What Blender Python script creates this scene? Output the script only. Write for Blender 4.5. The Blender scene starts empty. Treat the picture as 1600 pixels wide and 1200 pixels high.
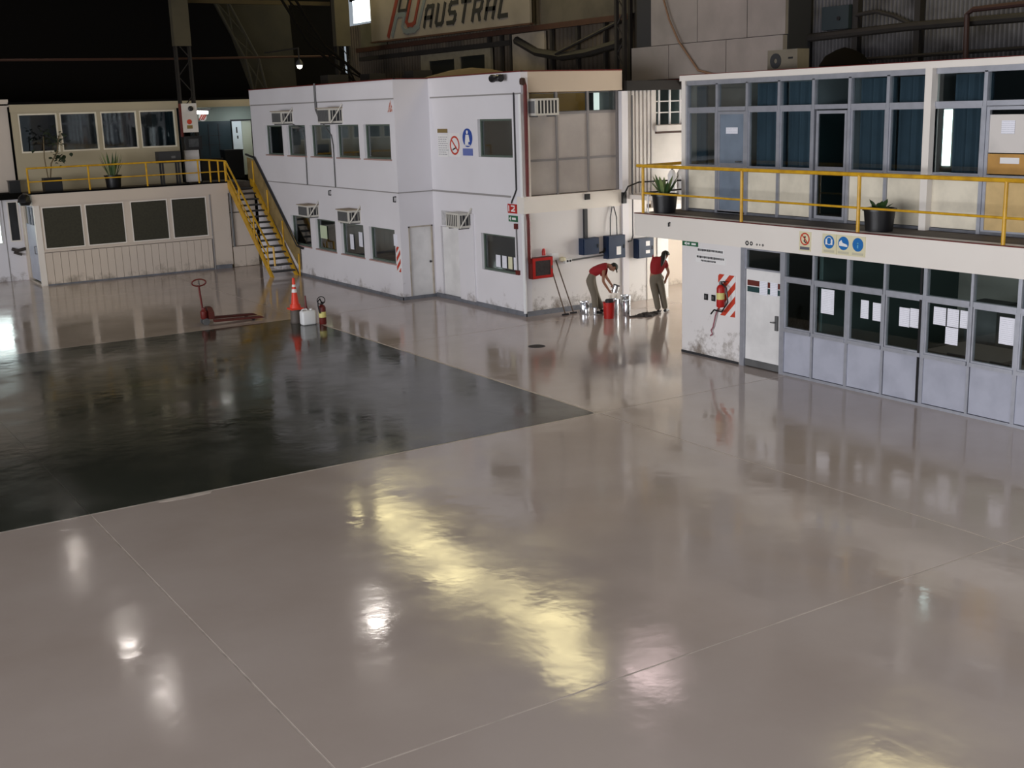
import bpy, bmesh, math, random
from mathutils import Vector, Matrix
random.seed(7)
SC = bpy.context.scene
COL = SC.collection
PI = math.pi

# ------------------------------------------------------------------ camera, world, lights, exposure
cd = bpy.data.cameras.new('camera')
cam = bpy.data.objects.new('camera', cd); COL.objects.link(cam)
cd.sensor_width = 36.0
cd.lens = 36.0 * 1865.2 / 1600.0
cd.clip_end = 300
RT = Vector((0.83855695, -0.54398371, -0.03006592))
DN = Vector((-0.1477255, -0.17390872, -0.97361847))
FW = Vector((0.52440386, 0.82087605, -0.22619263))
m3 = Matrix((RT, -DN, -FW)).transposed()
cam.matrix_world = Matrix.Translation((0, 0, 5.4)) @ m3.to_4x4()
SC.camera = cam

w = bpy.data.worlds.new('daylight'); SC.world = w; w.use_nodes = True
w.node_tree.nodes['Background'].inputs[0].default_value = (0.80, 0.90, 1.0, 1)
w.node_tree.nodes['Background'].inputs[1].default_value = 0.35
SC.view_settings.view_transform = 'Standard'
SC.view_settings.look = 'None'
SC.view_settings.exposure = 0.0
SC.view_settings.gamma = 1.0
SC.view_settings.use_curve_mapping = False

def area(name, loc, direction, sx, sy, power, col):
    l = bpy.data.lights.new(name, 'AREA'); l.shape = 'RECTANGLE'; l.size = sx; l.size_y = sy
    l.energy = power; l.color = col
    o = bpy.data.objects.new(name, l); COL.objects.link(o)
    o.location = loc; o.rotation_euler = Vector(direction).to_track_quat('-Z', 'Y').to_euler()
    return o
# daylight through assumed open hangar doors behind the camera, and through assumed far side doors on the left
area('hangar_door_daylight', (0, -12, 3.4), (0.12, 1, -0.02), 30, 6, 1150, (0.94, 0.95, 1.0))
area('side_door_daylight', (-19.4, 13, 3.4), (1, 0.15, -0.03), 30, 6.0, 7700, (0.96, 0.96, 1.0))
area('lower_room_fill', (19.4, 11.0, 2.53), (0, 0, -1), 3.2, 9.0, 20, (0.95, 1.0, 0.97))  # unseen fill light added to brighten the room behind the lower glazing
SKY_E, LAMP_E, ALLEY_E = 6.0, 40.0, 14.0

# ------------------------------------------------------------------ materials
def nt(name):
    m = bpy.data.materials.new(name); m.use_nodes = True
    return m, m.node_tree, m.node_tree.nodes['Principled BSDF']
def lin(c):
    return tuple(((v / 255) / 12.92 if v / 255 <= 0.04045 else ((v / 255 + 0.055) / 1.055) ** 2.4) for v in c)
MATS = {}
def mat(name, rgb, rough=0.6, metal=0.0, noise=0.0, scale=3.0, emit=0, spec=0.4, rgb2=None):
    if name in MATS: return MATS[name]
    m, t, b = nt(name)
    c = lin(rgb)
    b.inputs['Base Color'].default_value = (*c, 1); b.inputs['Roughness'].default_value = rough
    b.inputs['Metallic'].default_value = metal; b.inputs['Specular IOR Level'].default_value = spec
    if noise:
        g = t.nodes.new('ShaderNodeNewGeometry'); n = t.nodes.new('ShaderNodeTexNoise')
        n.inputs['Scale'].default_value = scale; n.inputs['Detail'].default_value = 5
        t.links.new(g.outputs['Position'], n.inputs['Vector'])
        mr = t.nodes.new('ShaderNodeMapRange'); mr.inputs[1].default_value = 0.42; mr.inputs[2].default_value = 0.68
        t.links.new(n.outputs['Fac'], mr.inputs[0]); mr.inputs[4].default_value = noise
        mx = t.nodes.new('ShaderNodeMix'); mx.data_type = 'RGBA'
        mx.inputs['A'].default_value = (*c, 1)
        mx.inputs['B'].default_value = (*(lin(rgb2) if rgb2 else [v * 0.45 for v in c]), 1)
        t.links.new(mr.outputs[0], mx.inputs['Factor']); t.links.new(mx.outputs['Result'], b.inputs['Base Color'])
    if emit:
        b.inputs['Emission Color'].default_value = (*c, 1); b.inputs['Emission Strength'].default_value = emit
    MATS[name] = m
    return m

def wall_mat(name, rgb, dirt=(120, 108, 95), amount=0.75, low=0.55, rough=0.55):
    """painted plaster with scuffs that gather near the floor and faint large stains"""
    m, t, b = nt(name); c = lin(rgb); N = t.nodes.new; L = t.links.new
    g = N('ShaderNodeNewGeometry')
    n1 = N('ShaderNodeTexNoise'); n1.inputs['Scale'].default_value = 2.2; n1.inputs['Detail'].default_value = 8; n1.inputs['Roughness'].default_value = 0.7
    n2 = N('ShaderNodeTexNoise'); n2.inputs['Scale'].default_value = 0.55; n2.inputs['Detail'].default_value = 3
    sep = N('ShaderNodeSeparateXYZ'); L(g.outputs['Position'], sep.inputs[0])
    L(g.outputs['Position'], n1.inputs['Vector']); L(g.outputs['Position'], n2.inputs['Vector'])
    zr = N('ShaderNodeMapRange'); L(sep.outputs['Z'], zr.inputs[0]); zr.inputs[1].default_value = 0.0; zr.inputs[2].default_value = low
    zr.inputs[3].default_value = 0.16; zr.inputs[4].default_value = -0.12
    ad = N('ShaderNodeMath'); ad.operation = 'ADD'; L(n1.outputs['Fac'], ad.inputs[0]); L(zr.outputs[0], ad.inputs[1])
    mr = N('ShaderNodeMapRange'); L(ad.outputs[0], mr.inputs[0]); mr.inputs[1].default_value = 0.56; mr.inputs[2].default_value = 0.74; mr.inputs[4].default_value = amount
    mx = N('ShaderNodeMix'); mx.data_type = 'RGBA'; mx.inputs['A'].default_value = (*c, 1); mx.inputs['B'].default_value = (*lin(dirt), 1)
    L(mr.outputs[0], mx.inputs['Factor'])
    m2 = N('ShaderNodeMix'); m2.data_type = 'RGBA'; m2.blend_type = 'MULTIPLY'
    r2 = N('ShaderNodeMapRange'); L(n2.outputs['Fac'], r2.inputs[0]); r2.inputs[1].default_value = 0.35; r2.inputs[2].default_value = 0.7; r2.inputs[4].default_value = 0.10
    m2.inputs['B'].default_value = (0.45, 0.42, 0.38, 1)
    L(r2.outputs[0], m2.inputs['Factor']); L(mx.outputs['Result'], m2.inputs['A']); L(m2.outputs['Result'], b.inputs['Base Color'])
    b.inputs['Roughness'].default_value = rough; b.inputs['Specular IOR Level'].default_value = 0.25
    MATS[name] = m
    return m

def floor_mat(name, rgb, rgb2, rough, bump, spec=0.75):
    """glossy trowelled epoxy: mottled colour, uneven gloss, long shallow waves"""
    m, t, b = nt(name); N = t.nodes.new; L = t.links.new
    g = N('ShaderNodeNewGeometry')
    def noise(sc, det, rg=0.5):
        n = N('ShaderNodeTexNoise'); n.inputs['Scale'].default_value = sc; n.inputs['Detail'].default_value = det; n.inputs['Roughness'].default_value = rg
        L(g.outputs['Position'], n.inputs['Vector']); return n
    n1 = noise(0.45, 6); n2 = noise(1.1, 4, 0.45); n3 = noise(4.5, 3, 0.5); n4 = noise(0.8, 5, 0.6)
    mr = N('ShaderNodeMapRange'); L(n1.outputs['Fac'], mr.inputs[0]); mr.inputs[1].default_value = 0.35; mr.inputs[2].default_value = 0.68
    mx = N('ShaderNodeMix'); mx.data_type = 'RGBA'; mx.inputs['A'].default_value = (*lin(rgb), 1); mx.inputs['B'].default_value = (*lin(rgb2), 1)
    L(mr.outputs[0], mx.inputs['Factor']); L(mx.outputs['Result'], b.inputs['Base Color'])
    rr = N('ShaderNodeMapRange'); L(n4.outputs['Fac'], rr.inputs[0]); rr.inputs[1].default_value = 0.32; rr.inputs[2].default_value = 0.7
    rr.inputs[3].default_value = rough * 0.55; rr.inputs[4].default_value = rough * 1.9
    L(rr.outputs[0], b.inputs['Roughness'])
    a = N('ShaderNodeMath'); a.operation = 'MULTIPLY_ADD'; L(n3.outputs['Fac'], a.inputs[0]); a.inputs[1].default_value = 0.32; L(n2.outputs['Fac'], a.inputs[2])
    bp = N('ShaderNodeBump'); bp.inputs['Distance'].default_value = bump; bp.inputs['Strength'].default_value = 1.0
    L(a.outputs[0], bp.inputs['Height']); L(bp.outputs[0], b.inputs['Normal'])
    b.inputs['Specular IOR Level'].default_value = spec
    MATS[name] = m
    return m

def glass_mat(name, tint, gloss=1.0):
    m, t, b = nt(name); t.nodes.remove(b); N = t.nodes.new; L = t.links.new
    o = t.nodes['Material Output']
    tr = N('ShaderNodeBsdfTransparent'); tr.inputs[0].default_value = (*tint, 1)
    gl = N('ShaderNodeBsdfGlossy'); gl.inputs['Roughness'].default_value = 0.03; gl.inputs['Color'].default_value = (gloss, gloss, gloss, 1)
    fr = N('ShaderNodeFresnel'); g = N('ShaderNodeNewGeometry'); mi = N('ShaderNodeMapRange')
    mi.inputs[3].default_value = 1.5; mi.inputs[4].default_value = 1 / 1.5      # thin pane: no total reflection at its rear face
    L(g.outputs['Backfacing'], mi.inputs[0]); L(mi.outputs[0], fr.inputs[0])
    mx = N('ShaderNodeMixShader'); L(fr.outputs[0], mx.inputs[0]); L(tr.outputs[0], mx.inputs[1]); L(gl.outputs[0], mx.inputs[2])
    L(mx.outputs[0], o.inputs['Surface'])
    MATS[name] = m
    return m

def paper_mat():
    m, t, b = nt('printed_paper'); N = t.nodes.new; L = t.links.new
    g = N('ShaderNodeNewGeometry'); sep = N('ShaderNodeSeparateXYZ'); L(g.outputs['Position'], sep.inputs[0])
    s = N('ShaderNodeMath'); s.operation = 'MULTIPLY'; L(sep.outputs['Z'], s.inputs[0]); s.inputs[1].default_value = 190
    sn = N('ShaderNodeMath'); sn.operation = 'SINE'; L(s.outputs[0], sn.inputs[0])
    n = N('ShaderNodeTexNoise'); n.inputs['Scale'].default_value = 30; L(g.outputs['Position'], n.inputs['Vector'])
    mu = N('ShaderNodeMath'); mu.operation = 'MULTIPLY'; L(sn.outputs[0], mu.inputs[0]); L(n.outputs['Fac'], mu.inputs[1])
    r = N('ShaderNodeMapRange'); L(mu.outputs[0], r.inputs[0]); r.inputs[1].default_value = 0.2; r.inputs[2].default_value = 0.45; r.inputs[4].default_value = 0.42
    mx = N('ShaderNodeMix'); mx.data_type = 'RGBA'; mx.inputs['A'].default_value = (0.80, 0.80, 0.86, 1); mx.inputs['B'].default_value = (0.35, 0.36, 0.42, 1)
    L(r.outputs[0], mx.inputs['Factor']); L(mx.outputs['Result'], b.inputs['Base Color']); b.inputs['Roughness'].default_value = 0.8
    MATS['printed_paper'] = m
    return m

M_FLOOR = floor_mat('beige_epoxy', (186, 172, 162), (176, 161, 150), 0.095, 0.0046)
M_GREEN = floor_mat('dark_green_epoxy', (62, 64, 56), (52, 54, 47), 0.11, 0.0042, 0.5)
M_JOINT = mat('joint_filler', (205, 192, 180), 0.5, noise=0.5, scale=4)
M_WHITE = wall_mat('white_plaster', (222, 219, 222))
M_WHITE2 = wall_mat('white_plaster_worn', (222, 218, 216), amount=0.9, low=1.0)
M_CREAM = wall_mat('cream_fascia', (228, 221, 212), amount=0.35, low=0.1)
M_CLEAN = mat('white_enamel', (222, 220, 218), 0.45, noise=0.25, scale=2)
M_BEIGE = wall_mat('beige_plaster', (205, 192, 178), amount=0.6)
M_BEIGE2 = wall_mat('yellowed_plaster', (178, 166, 140), amount=0.6)
M_TANW = wall_mat('tanned_fascia', (196, 180, 160), amount=0.5, low=0.1)
M_SEAM = mat('grey_seam', (150, 146, 144), 0.7)
M_SKIRT = mat('grey_skirting', (112, 114, 120), 0.6, noise=0.5, scale=4)
M_ALU = mat('anodised_aluminium', (176, 178, 186), 0.4, 0.55, noise=0.2, scale=6)
M_GPANEL = mat('grey_panel', (170, 172, 184), 0.4, noise=0.45, scale=2.2, rgb2=(140, 142, 154))
M_CPANEL = mat('cream_panel', (226, 217, 196), 0.5, noise=0.3, scale=2.5)
M_BDOOR = mat('grey_blue_door', (118, 130, 144), 0.45, noise=0.3, scale=3)
M_WINF = mat('dark_green_frame', (84, 96, 86), 0.5)
M_GLASS = glass_mat('window_glass', (0.88, 0.93, 0.93))
M_DGLASS = glass_mat('tinted_glass', (0.45, 0.55, 0.55))
M_DARK = mat('dark_void', (16, 15, 14), 0.9, spec=0.05)
M_ROOM = mat('dim_room_wall', (128, 128, 128), 0.9, spec=0.1)
M_TEAL = mat('dark_teal_panel', (46, 60, 66), 0.35, noise=0.4, scale=2)
M_OLIVE = mat('olive_mesh_blind', (58, 56, 44), 0.75, noise=0.4, scale=14)
M_YEL = mat('yellow_paint', (208, 160, 34), 0.4, noise=0.5, scale=5, rgb2=(150, 104, 22))
M_RED = mat('red_paint', (178, 30, 24), 0.4, noise=0.3, scale=5)
M_DRED = mat('dark_red_paint', (98, 28, 22), 0.45, noise=0.4, scale=5)
M_CONE = mat('orange_red_plastic', (222, 62, 38), 0.45)
M_BLUE = mat('navy_enamel', (26, 44, 72), 0.4, noise=0.3, scale=4)
M_SBLUE = mat('sign_blue', (28, 66, 150), 0.4)
M_LBLUE = mat('sign_light_blue', (30, 104, 170), 0.4)
M_SLABEL = mat('sign_caption_blue', (96, 110, 170), 0.5)
M_WSIGN = mat('sign_white', (226, 224, 222), 0.5)
M_IVORY = mat('sign_ivory', (214, 206, 172), 0.5)
M_RING = mat('sign_red', (190, 62, 40), 0.5)
M_TAN = mat('sign_tan', (126, 106, 60), 0.5)
M_GREENS = mat('sign_green', (36, 96, 62), 0.5)
M_INK = mat('black_ink', (24, 24, 26), 0.6)
M_PRINT = mat('grey_print', (96, 96, 104), 0.7)
M_BLACK = mat('black_plastic', (20, 20, 22), 0.4)
M_RUBBER = mat('black_rubber', (26, 26, 27), 0.75)
M_GREY = mat('grey_metal', (104, 104, 104), 0.5, 0.3, noise=0.3)
M_DGREY = mat('dark_grey_metal', (52, 52, 54), 0.55, 0.2)
M_TIN = mat('bright_tin', (205, 208, 212), 0.22, 0.9)
M_WPL = mat('white_plastic', (224, 224, 224), 0.4)
M_ACW = mat('ac_off_white', (204, 200, 190), 0.5, noise=0.2)
M_COIL = mat('ac_coil', (112, 112, 112), 0.6, 0.2)
M_CURT = mat('blue_curtain', (68, 84, 98), 0.85, noise=0.3, scale=2)
M_WOOD = mat('tan_board', (186, 140, 72), 0.6, noise=0.3)
M_TABLE = mat('grey_laminate', (120, 108, 98), 0.5)
M_PAPER = paper_mat()
M_LEAF = mat('leaf_green', (58, 84, 44), 0.5, noise=0.4, scale=8)
M_LEAF2 = mat('pale_leaf', (122, 138, 86), 0.5, noise=0.4, scale=8)
M_STEM = mat('plant_stem', (110, 96, 70), 0.8)
M_STEEL = mat('stair_tread_steel', (120, 122, 122), 0.5, 0.3, noise=0.3)
M_CORR = mat('galvanised_sheet', (98, 96, 98), 0.5, 0.25, noise=0.7, scale=1.3, rgb2=(46, 42, 38))
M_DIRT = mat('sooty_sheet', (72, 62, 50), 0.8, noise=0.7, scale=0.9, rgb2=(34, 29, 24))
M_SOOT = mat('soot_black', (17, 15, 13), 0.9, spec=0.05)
M_BEAM = mat('sooty_steel', (34, 30, 27), 0.7, noise=0.5, scale=2)
M_RUST = mat('rusty_pipe', (58, 34, 22), 0.7, noise=0.4)
M_COLB = mat('dusty_box_column', (74, 68, 52), 0.8, noise=0.4, scale=1.5)
M_OFFW = mat('off_white_sheet', (208, 202, 196), 0.6, noise=0.35, scale=1.2)
M_BOARD = mat('aged_sign_board', (116, 108, 98), 0.6, noise=0.4, scale=0.8)
M_LOGO_R = mat('logo_maroon', (96, 36, 26), 0.6)
M_LOGO_G = mat('logo_grey', (86, 92, 94), 0.6)
M_WALK = mat('walkway_floor', (88, 80, 72), 0.7, noise=0.4)
M_SKIN = mat('skin', (150, 104, 80), 0.6)
M_SHIRT = mat('red_shirt', (142, 26, 30), 0.8)
M_TROU = mat('khaki_trousers', (112, 104, 90), 0.85)
M_HAIR = mat('dark_hair', (26, 22, 20), 0.6)
M_EYE = mat('eye_dark', (20, 16, 14), 0.3)
M_CAP = mat('dark_green_cap', (34, 42, 36), 0.8)
M_RAG = mat('dirty_rag', (70, 64, 60), 0.9, noise=0.6, scale=9)
M_TUBE = mat('fluorescent_tube', (255, 255, 250), 0.5, emit=6)
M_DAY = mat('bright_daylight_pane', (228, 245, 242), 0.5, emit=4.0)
M_ALLEY = mat('alley_daylight', (255, 252, 244), 0.5, emit=ALLEY_E)
M_SKYL = mat('yellowed_skylight_sheet', (255, 238, 176), 0.5, emit=SKY_E)
M_FILLW = mat('white_fill_sheet', (244, 246, 255), 0.5, emit=2.3)
M_BULB = mat('lamp_glow', (255, 244, 236), 0.5, emit=LAMP_E)

# ------------------------------------------------------------------ mesh helpers
class MB:
    def __init__(self): self.v = []; self.f = []
    def add(self, vs, fs):
        n = len(self.v); self.v += [tuple(v) for v in vs]; self.f += [tuple(i + n for i in f) for f in fs]
        return self
    def box(self, x0, x1, y0, y1, z0, z1):
        x0, x1 = sorted((x0, x1)); y0, y1 = sorted((y0, y1)); z0, z1 = sorted((z0, z1))
        return self.add([(x0,y0,z0),(x1,y0,z0),(x1,y1,z0),(x0,y1,z0),(x0,y0,z1),(x1,y0,z1),(x1,y1,z1),(x0,y1,z1)],
                 [(0,3,2,1),(4,5,6,7),(0,1,5,4),(1,2,6,5),(2,3,7,6),(3,0,4,7)])
    def tube(self, pts, r, n=8, closed=False):
        pts = [Vector(p) for p in pts]; rs = r if isinstance(r, (list, tuple)) else [r] * len(pts)
        rings = []; prev = None; k = len(pts)
        for i, p in enumerate(pts):
            if closed: d = (pts[(i + 1) % k] - pts[i - 1]).normalized()
            else:
                a = pts[max(i - 1, 0)]; b = pts[min(i + 1, k - 1)]; d = (b - a).normalized()
            if prev is None:
                u = d.cross(Vector((0, 0, 1)));
                if u.length < 1e-3: u = d.cross(Vector((1, 0, 0)))
                u.normalize()
            else:
                u = prev - d * prev.dot(d)
                if u.length < 1e-4: u = d.orthogonal()
                u.normalize()
            prev = u; v = d.cross(u)
            rings.append([p + (u * math.cos(2 * PI * j / n) + v * math.sin(2 * PI * j / n)) * rs[i] for j in range(n)])
        vs = [q for rg in rings for q in rg]; fs = []
        for i in range(k if closed else k - 1):
            a = i * n; b = ((i + 1) % k) * n
            for j in range(n):
                fs.append((a + j, a + (j + 1) % n, b + (j + 1) % n, b + j))
        if not closed:
            fs.append(tuple(range(n - 1, -1, -1))); fs.append(tuple((k - 1) * n + j for j in range(n)))
        return self.add(vs, fs)
    def lathe(self, c, prof, n=16, ax='z', cap=True):
        vs = []; fs = []
        for r, h in prof:
            for j in range(n):
                a = 2 * PI * j / n; p, q = r * math.cos(a), r * math.sin(a)
                vs.append({'z': (c[0] + p, c[1] + q, c[2] + h), 'x': (c[0] + h, c[1] + p, c[2] + q), 'y': (c[0] + q, c[1] + h, c[2] + p)}[ax])
        for i in range(len(prof) - 1):
            for j in range(n):
                fs.append((i * n + j, i * n + (j + 1) % n, (i + 1) * n + (j + 1) % n, (i + 1) * n + j))
        if cap:
            fs.append(tuple(range(n - 1, -1, -1))); fs.append(tuple((len(prof) - 1) * n + j for j in range(n)))
        return self.add(vs, fs)
    def prism(self, poly, ax, a, b):
        """poly in the plane normal to axis ax ('x': (y,z), 'y': (x,z), 'z': (x,y)), from a to b"""
        def P(u, v, w): return {'x': (w, u, v), 'y': (u, w, v), 'z': (u, v, w)}[ax]
        n = len(poly)
        vs = [P(u, v, a) for u, v in poly] + [P(u, v, b) for u, v in poly]
        fs = [tuple(range(n)), tuple(range(2 * n - 1, n - 1, -1))] + [(i, n + i, n + (i + 1) % n, (i + 1) % n) for i in range(n)]
        return self.add(vs, fs)
    def stroke(self, pts, wd, ax, a, b):
        """flat lettering stroke along pts"""
        for q, ((u0, v0), (u1, v1)) in enumerate(zip(pts, pts[1:])):
            d = Vector((u1 - u0, v1 - v0)); L = d.length or 1; d /= L; nrm = Vector((-d.y, d.x)) * wd / 2; e = d * wd * 0.5
            self.prism([(u0 - e.x + nrm.x, v0 - e.y + nrm.y), (u0 - e.x - nrm.x, v0 - e.y - nrm.y), (u1 + e.x - nrm.x, v1 + e.y - nrm.y), (u1 + e.x + nrm.x, v1 + e.y + nrm.y)], ax, a + (q % 3) * 4e-4 * (1 if b > a else -1), b)
        return self
    def ring(self, cu, cv, r0, r1, ax, a, b, n=28):
        def P(u, v, w): return {'x': (w, u, v), 'y': (u, w, v), 'z': (u, v, w)}[ax]
        vs = []
        for w_ in (a, b):
            for r in (r0, r1):
                vs += [P(cu + r * math.cos(2 * PI * j / n), cv + r * math.sin(2 * PI * j / n), w_) for j in range(n)]
        fs = []
        for j in range(n):
            k = (j + 1) % n
            for A, Bq in ((0, 1), (1, 3), (3, 2), (2, 0)): fs.append((A * n + j, A * n + k, Bq * n + k, Bq * n + j))
        return self.add(vs, fs)
    def disc(self, cu, cv, r, ax, a, b, n=28):
        return self.prism([(cu + r * math.cos(2 * PI * j / n), cv + r * math.sin(2 * PI * j / n)) for j in range(n)], ax, a, b)

def origin(o):
    v = Vector((0, 0, 0))
    while o: v += o.location; o = o.parent
    return v
def obj(name, b, m, parent=None, smooth=False):
    off = origin(parent) if parent else Vector((0, 0, 0))
    me = bpy.data.meshes.new(name)
    me.from_pydata([tuple(Vector(v) - off) for v in b.v], [], b.f); me.update()
    bm = bmesh.new(); bm.from_mesh(me); bmesh.ops.recalc_face_normals(bm, faces=bm.faces); bm.to_mesh(me); bm.free()
    if smooth:
        for p in me.polygons: p.use_smooth = True
        try: me.set_sharp_from_angle(angle=0.7)
        except Exception: pass
    me.materials.append(m)
    o = bpy.data.objects.new(name, me); COL.objects.link(o); o.parent = parent
    return o
def thing(name, label, cat, loc=(0, 0, 0), group=None):
    o = bpy.data.objects.new(name, None); COL.objects.link(o); o.location = loc
    o.empty_display_size = 0.1
    o['label'] = label; o['category'] = cat
    if group: o['group'] = group
    return o
def tag(o, label, cat, group=None):
    o['label'] = label; o['category'] = cat
    if group: o['group'] = group
    return o
def struct(o): o['kind'] = 'structure'; return o
def box(x0, x1, y0, y1, z0, z1): return MB().box(x0, x1, y0, y1, z0, z1)

def holewall(b, ax, p0, p1, u0, u1, z0, z1, holes):
    us = sorted({u0, u1, *[h[0] for h in holes], *[h[1] for h in holes]}); us = [u for u in us if u0 <= u <= u1]
    for a, c in zip(us, us[1:]):
        mid = (a + c) / 2; zs = sorted((h[2], h[3]) for h in holes if h[0] < mid < h[1]); z = z0
        for s, e in zs + [(z1, z1)]:
            if s > z + 1e-4:
                if ax == 'x': b.box(p0, p1, a, c, z, s)
                else: b.box(a, c, p0, p1, z, s)
            z = max(z, e)
    return b
def frame_box(b, ax, p0, p1, u0, u1, z0, z1, t):
    for a, c, s, e in ((u0, u1, z0, z0 + t), (u0, u1, z1 - t, z1), (u0, u0 + t, z0 + t, z1 - t), (u1 - t, u1, z0 + t, z1 - t)):
        if ax == 'x': b.box(p0, p1, a, c, s, e)
        else: b.box(a, c, p0, p1, s, e)
    return b
def slabbox(b, ax, p0, p1, u0, u1, z0, z1):
    return b.box(p0, p1, u0, u1, z0, z1) if ax == 'x' else b.box(u0, u1, p0, p1, z0, z1)
def window(parent, ax, face, depth, u0, u1, z0, z1, fm, gm, t=0.05):
    """a framed pane set in an opening; face = outer wall plane, depth = inward offset"""
    fr = obj('window', frame_box(MB(), ax, face + depth - 0.02, face + depth + 0.04, u0, u1, z0, z1, t), fm, parent)
    obj('pane', slabbox(MB(), ax, face + depth + 0.004, face + depth + 0.012, u0 + t, u1 - t, z0 + t, z1 - t), gm, fr)
    return fr

# ------------------------------------------------------------------ floor
floor = struct(obj('floor', box(-25, 28, -14, 50, -0.12, -0.003), M_JOINT))
XC = [-25, -14.27, -5.36, 3.55, 12.46, 21.37, 28]; YC = [-14, -8.2, 0.1, 8.4, 16.65, 24.9, 29.97, 38.3, 50]
for i in range(len(XC) - 1):
    for j in range(len(YC) - 1):
        x0, x1, y0, y1 = XC[i], XC[i + 1], YC[j], YC[j + 1]
        g = x1 < 12.6 and 16 < y0 < 29
        e = 0.002 if g else 0.012
        if g and y0 < 17: ey0 = 0.045          # pale border along the painted edge
        else: ey0 = e
        bb = MB().box(x0 + e, x1 - (0.045 if g and x1 > 12 else e), y0 + ey0, y1 - e, -0.0029, 0.0)
        obj('slab', bb, M_GREEN if g else M_FLOOR, floor)
# spilled pale coating along the painted edge
for lb, pts in (('white streak of spilled coating on the near edge of the green floor', [(4.5, 16.60), (4.75, 16.66), (5.3, 16.62), (5.25, 16.54), (4.9, 16.52), (4.6, 16.55)]),
                ('small white spot of coating at the pointed corner of the green floor', [(12.38, 16.70), (12.5, 16.74), (12.62, 16.66), (12.52, 16.58), (12.4, 16.6)])):
    tag(obj('paint_splash', MB().prism(pts, 'z', 0.0, 0.002), M_JOINT), lb, 'paint')
# manhole
t = thing('drain_cover', 'small dark oval drain cover sunk in the beige floor', 'drain cover', (15.05, 22.45, 0))
obj('rim', MB().ring(15.05, 22.45, 0.17, 0.2, 'z', 0.0, 0.004), M_DGREY, t)
obj('lid', MB().disc(15.05, 22.45, 0.17, 'z', 0.0, 0.003), M_RAG, t)

# ------------------------------------------------------------------ hangar shell
def corr_wall(ax, pos, u0, u1, z0, z1, pitch, amp, thick=0.01):
    b = MB(); n = int((u1 - u0) / pitch); vs = []; fs = []
    prof = []
    for k in range(n + 1):
        for q, a in ((0, 0), (0.25, 0), (0.5, amp), (0.75, amp)):
            prof.append((u0 + (k + q) * pitch, a))
    for u, a in prof:
        for z in (z0, z1): vs.append((pos - a, u, z) if ax == 'x' else (u, pos - a, z))
    for i in range(len(prof) - 1): fs.append((2 * i, 2 * i + 2, 2 * i + 3, 2 * i + 1))
    return b.add(vs, fs)
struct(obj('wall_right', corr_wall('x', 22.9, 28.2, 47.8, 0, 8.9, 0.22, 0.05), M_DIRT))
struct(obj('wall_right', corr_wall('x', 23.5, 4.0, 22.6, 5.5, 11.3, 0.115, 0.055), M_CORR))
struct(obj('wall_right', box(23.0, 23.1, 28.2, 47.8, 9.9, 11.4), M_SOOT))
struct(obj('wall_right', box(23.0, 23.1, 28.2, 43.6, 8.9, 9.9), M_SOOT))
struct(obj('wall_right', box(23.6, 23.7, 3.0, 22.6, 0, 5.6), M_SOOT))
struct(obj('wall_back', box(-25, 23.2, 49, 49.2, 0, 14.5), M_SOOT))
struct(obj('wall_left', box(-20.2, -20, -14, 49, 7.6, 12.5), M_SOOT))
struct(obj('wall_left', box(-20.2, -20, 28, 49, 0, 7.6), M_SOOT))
struct(obj('window_1', box(22.95, 23.0, 43.7, 47.4, 9.0, 9.9), M_DAY))
cl = MB(); NP = 16; xs = [-20.2 + (23.9 + 20.2) * i / NP for i in range(NP + 1)]
def roof_z(x): return 14.0 - 3.2 * ((x - 2.5) / 22.0) ** 2
for a, c in zip(xs, xs[1:]):
    cl.add([(a, -14, roof_z(a)), (c, -14, roof_z(c)), (c, 49.2, roof_z(c)), (a, 49.2, roof_z(a)),
            (a, -14, roof_z(a) + .08), (c, -14, roof_z(c) + .08), (c, 49.2, roof_z(c) + .08), (a, 49.2, roof_z(a) + .08)],
           [(0, 1, 2, 3), (4, 7, 6, 5), (0, 4, 5, 1), (1, 5, 6, 2), (2, 6, 7, 3), (3, 7, 4, 0)])
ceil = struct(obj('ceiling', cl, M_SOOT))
# translucent yellowed roof sheets in a row over the right side, one cell between two purlins each
for y0, y1, x0, x1 in ((27.2, 29.4, 19.5, 20.7), (29.7, 32.2, 20.2, 21.9), (32.6, 35.4, 20.4, 21.6), (35.8, 38.6, 20.2, 21.6), (39.0, 41.6, 20.6, 21.9), (42.0, 46.4, 20.8, 22.2),
                       (10.0, 13.0, 20.5, 22.0), (14.5, 18.6, 21.0, 22.8)):
    z = min(roof_z(x0), roof_z(x1)) - 0.06
    obj('skylight_or_fill_sheet', MB().add([(x0, y0, roof_z(x0) - .05), (x1, y0, roof_z(x1) - .05), (x1, y1, roof_z(x1) - .05), (x0, y1, roof_z(x0) - .05)], [(0, 1, 2, 3)]), M_SKYL, ceil)
for x0 in (0.0, 4.5, 9.0, 13.5):  # white glowing sheets added out of view to brighten the near floor
    for y0 in (-11.0, -3.0, 5.0):
        x1 = x0 + 1.6; y1 = y0 + 7.0
        obj('skylight_or_fill_sheet', MB().add([(x0, y0, roof_z(x0) - .06), (x1, y0, roof_z(x1) - .06), (x1, y1, roof_z(x1) - .06), (x0, y1, roof_z(x0) - .06)], [(0, 1, 2, 3)]), M_FILLW, ceil)
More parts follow.
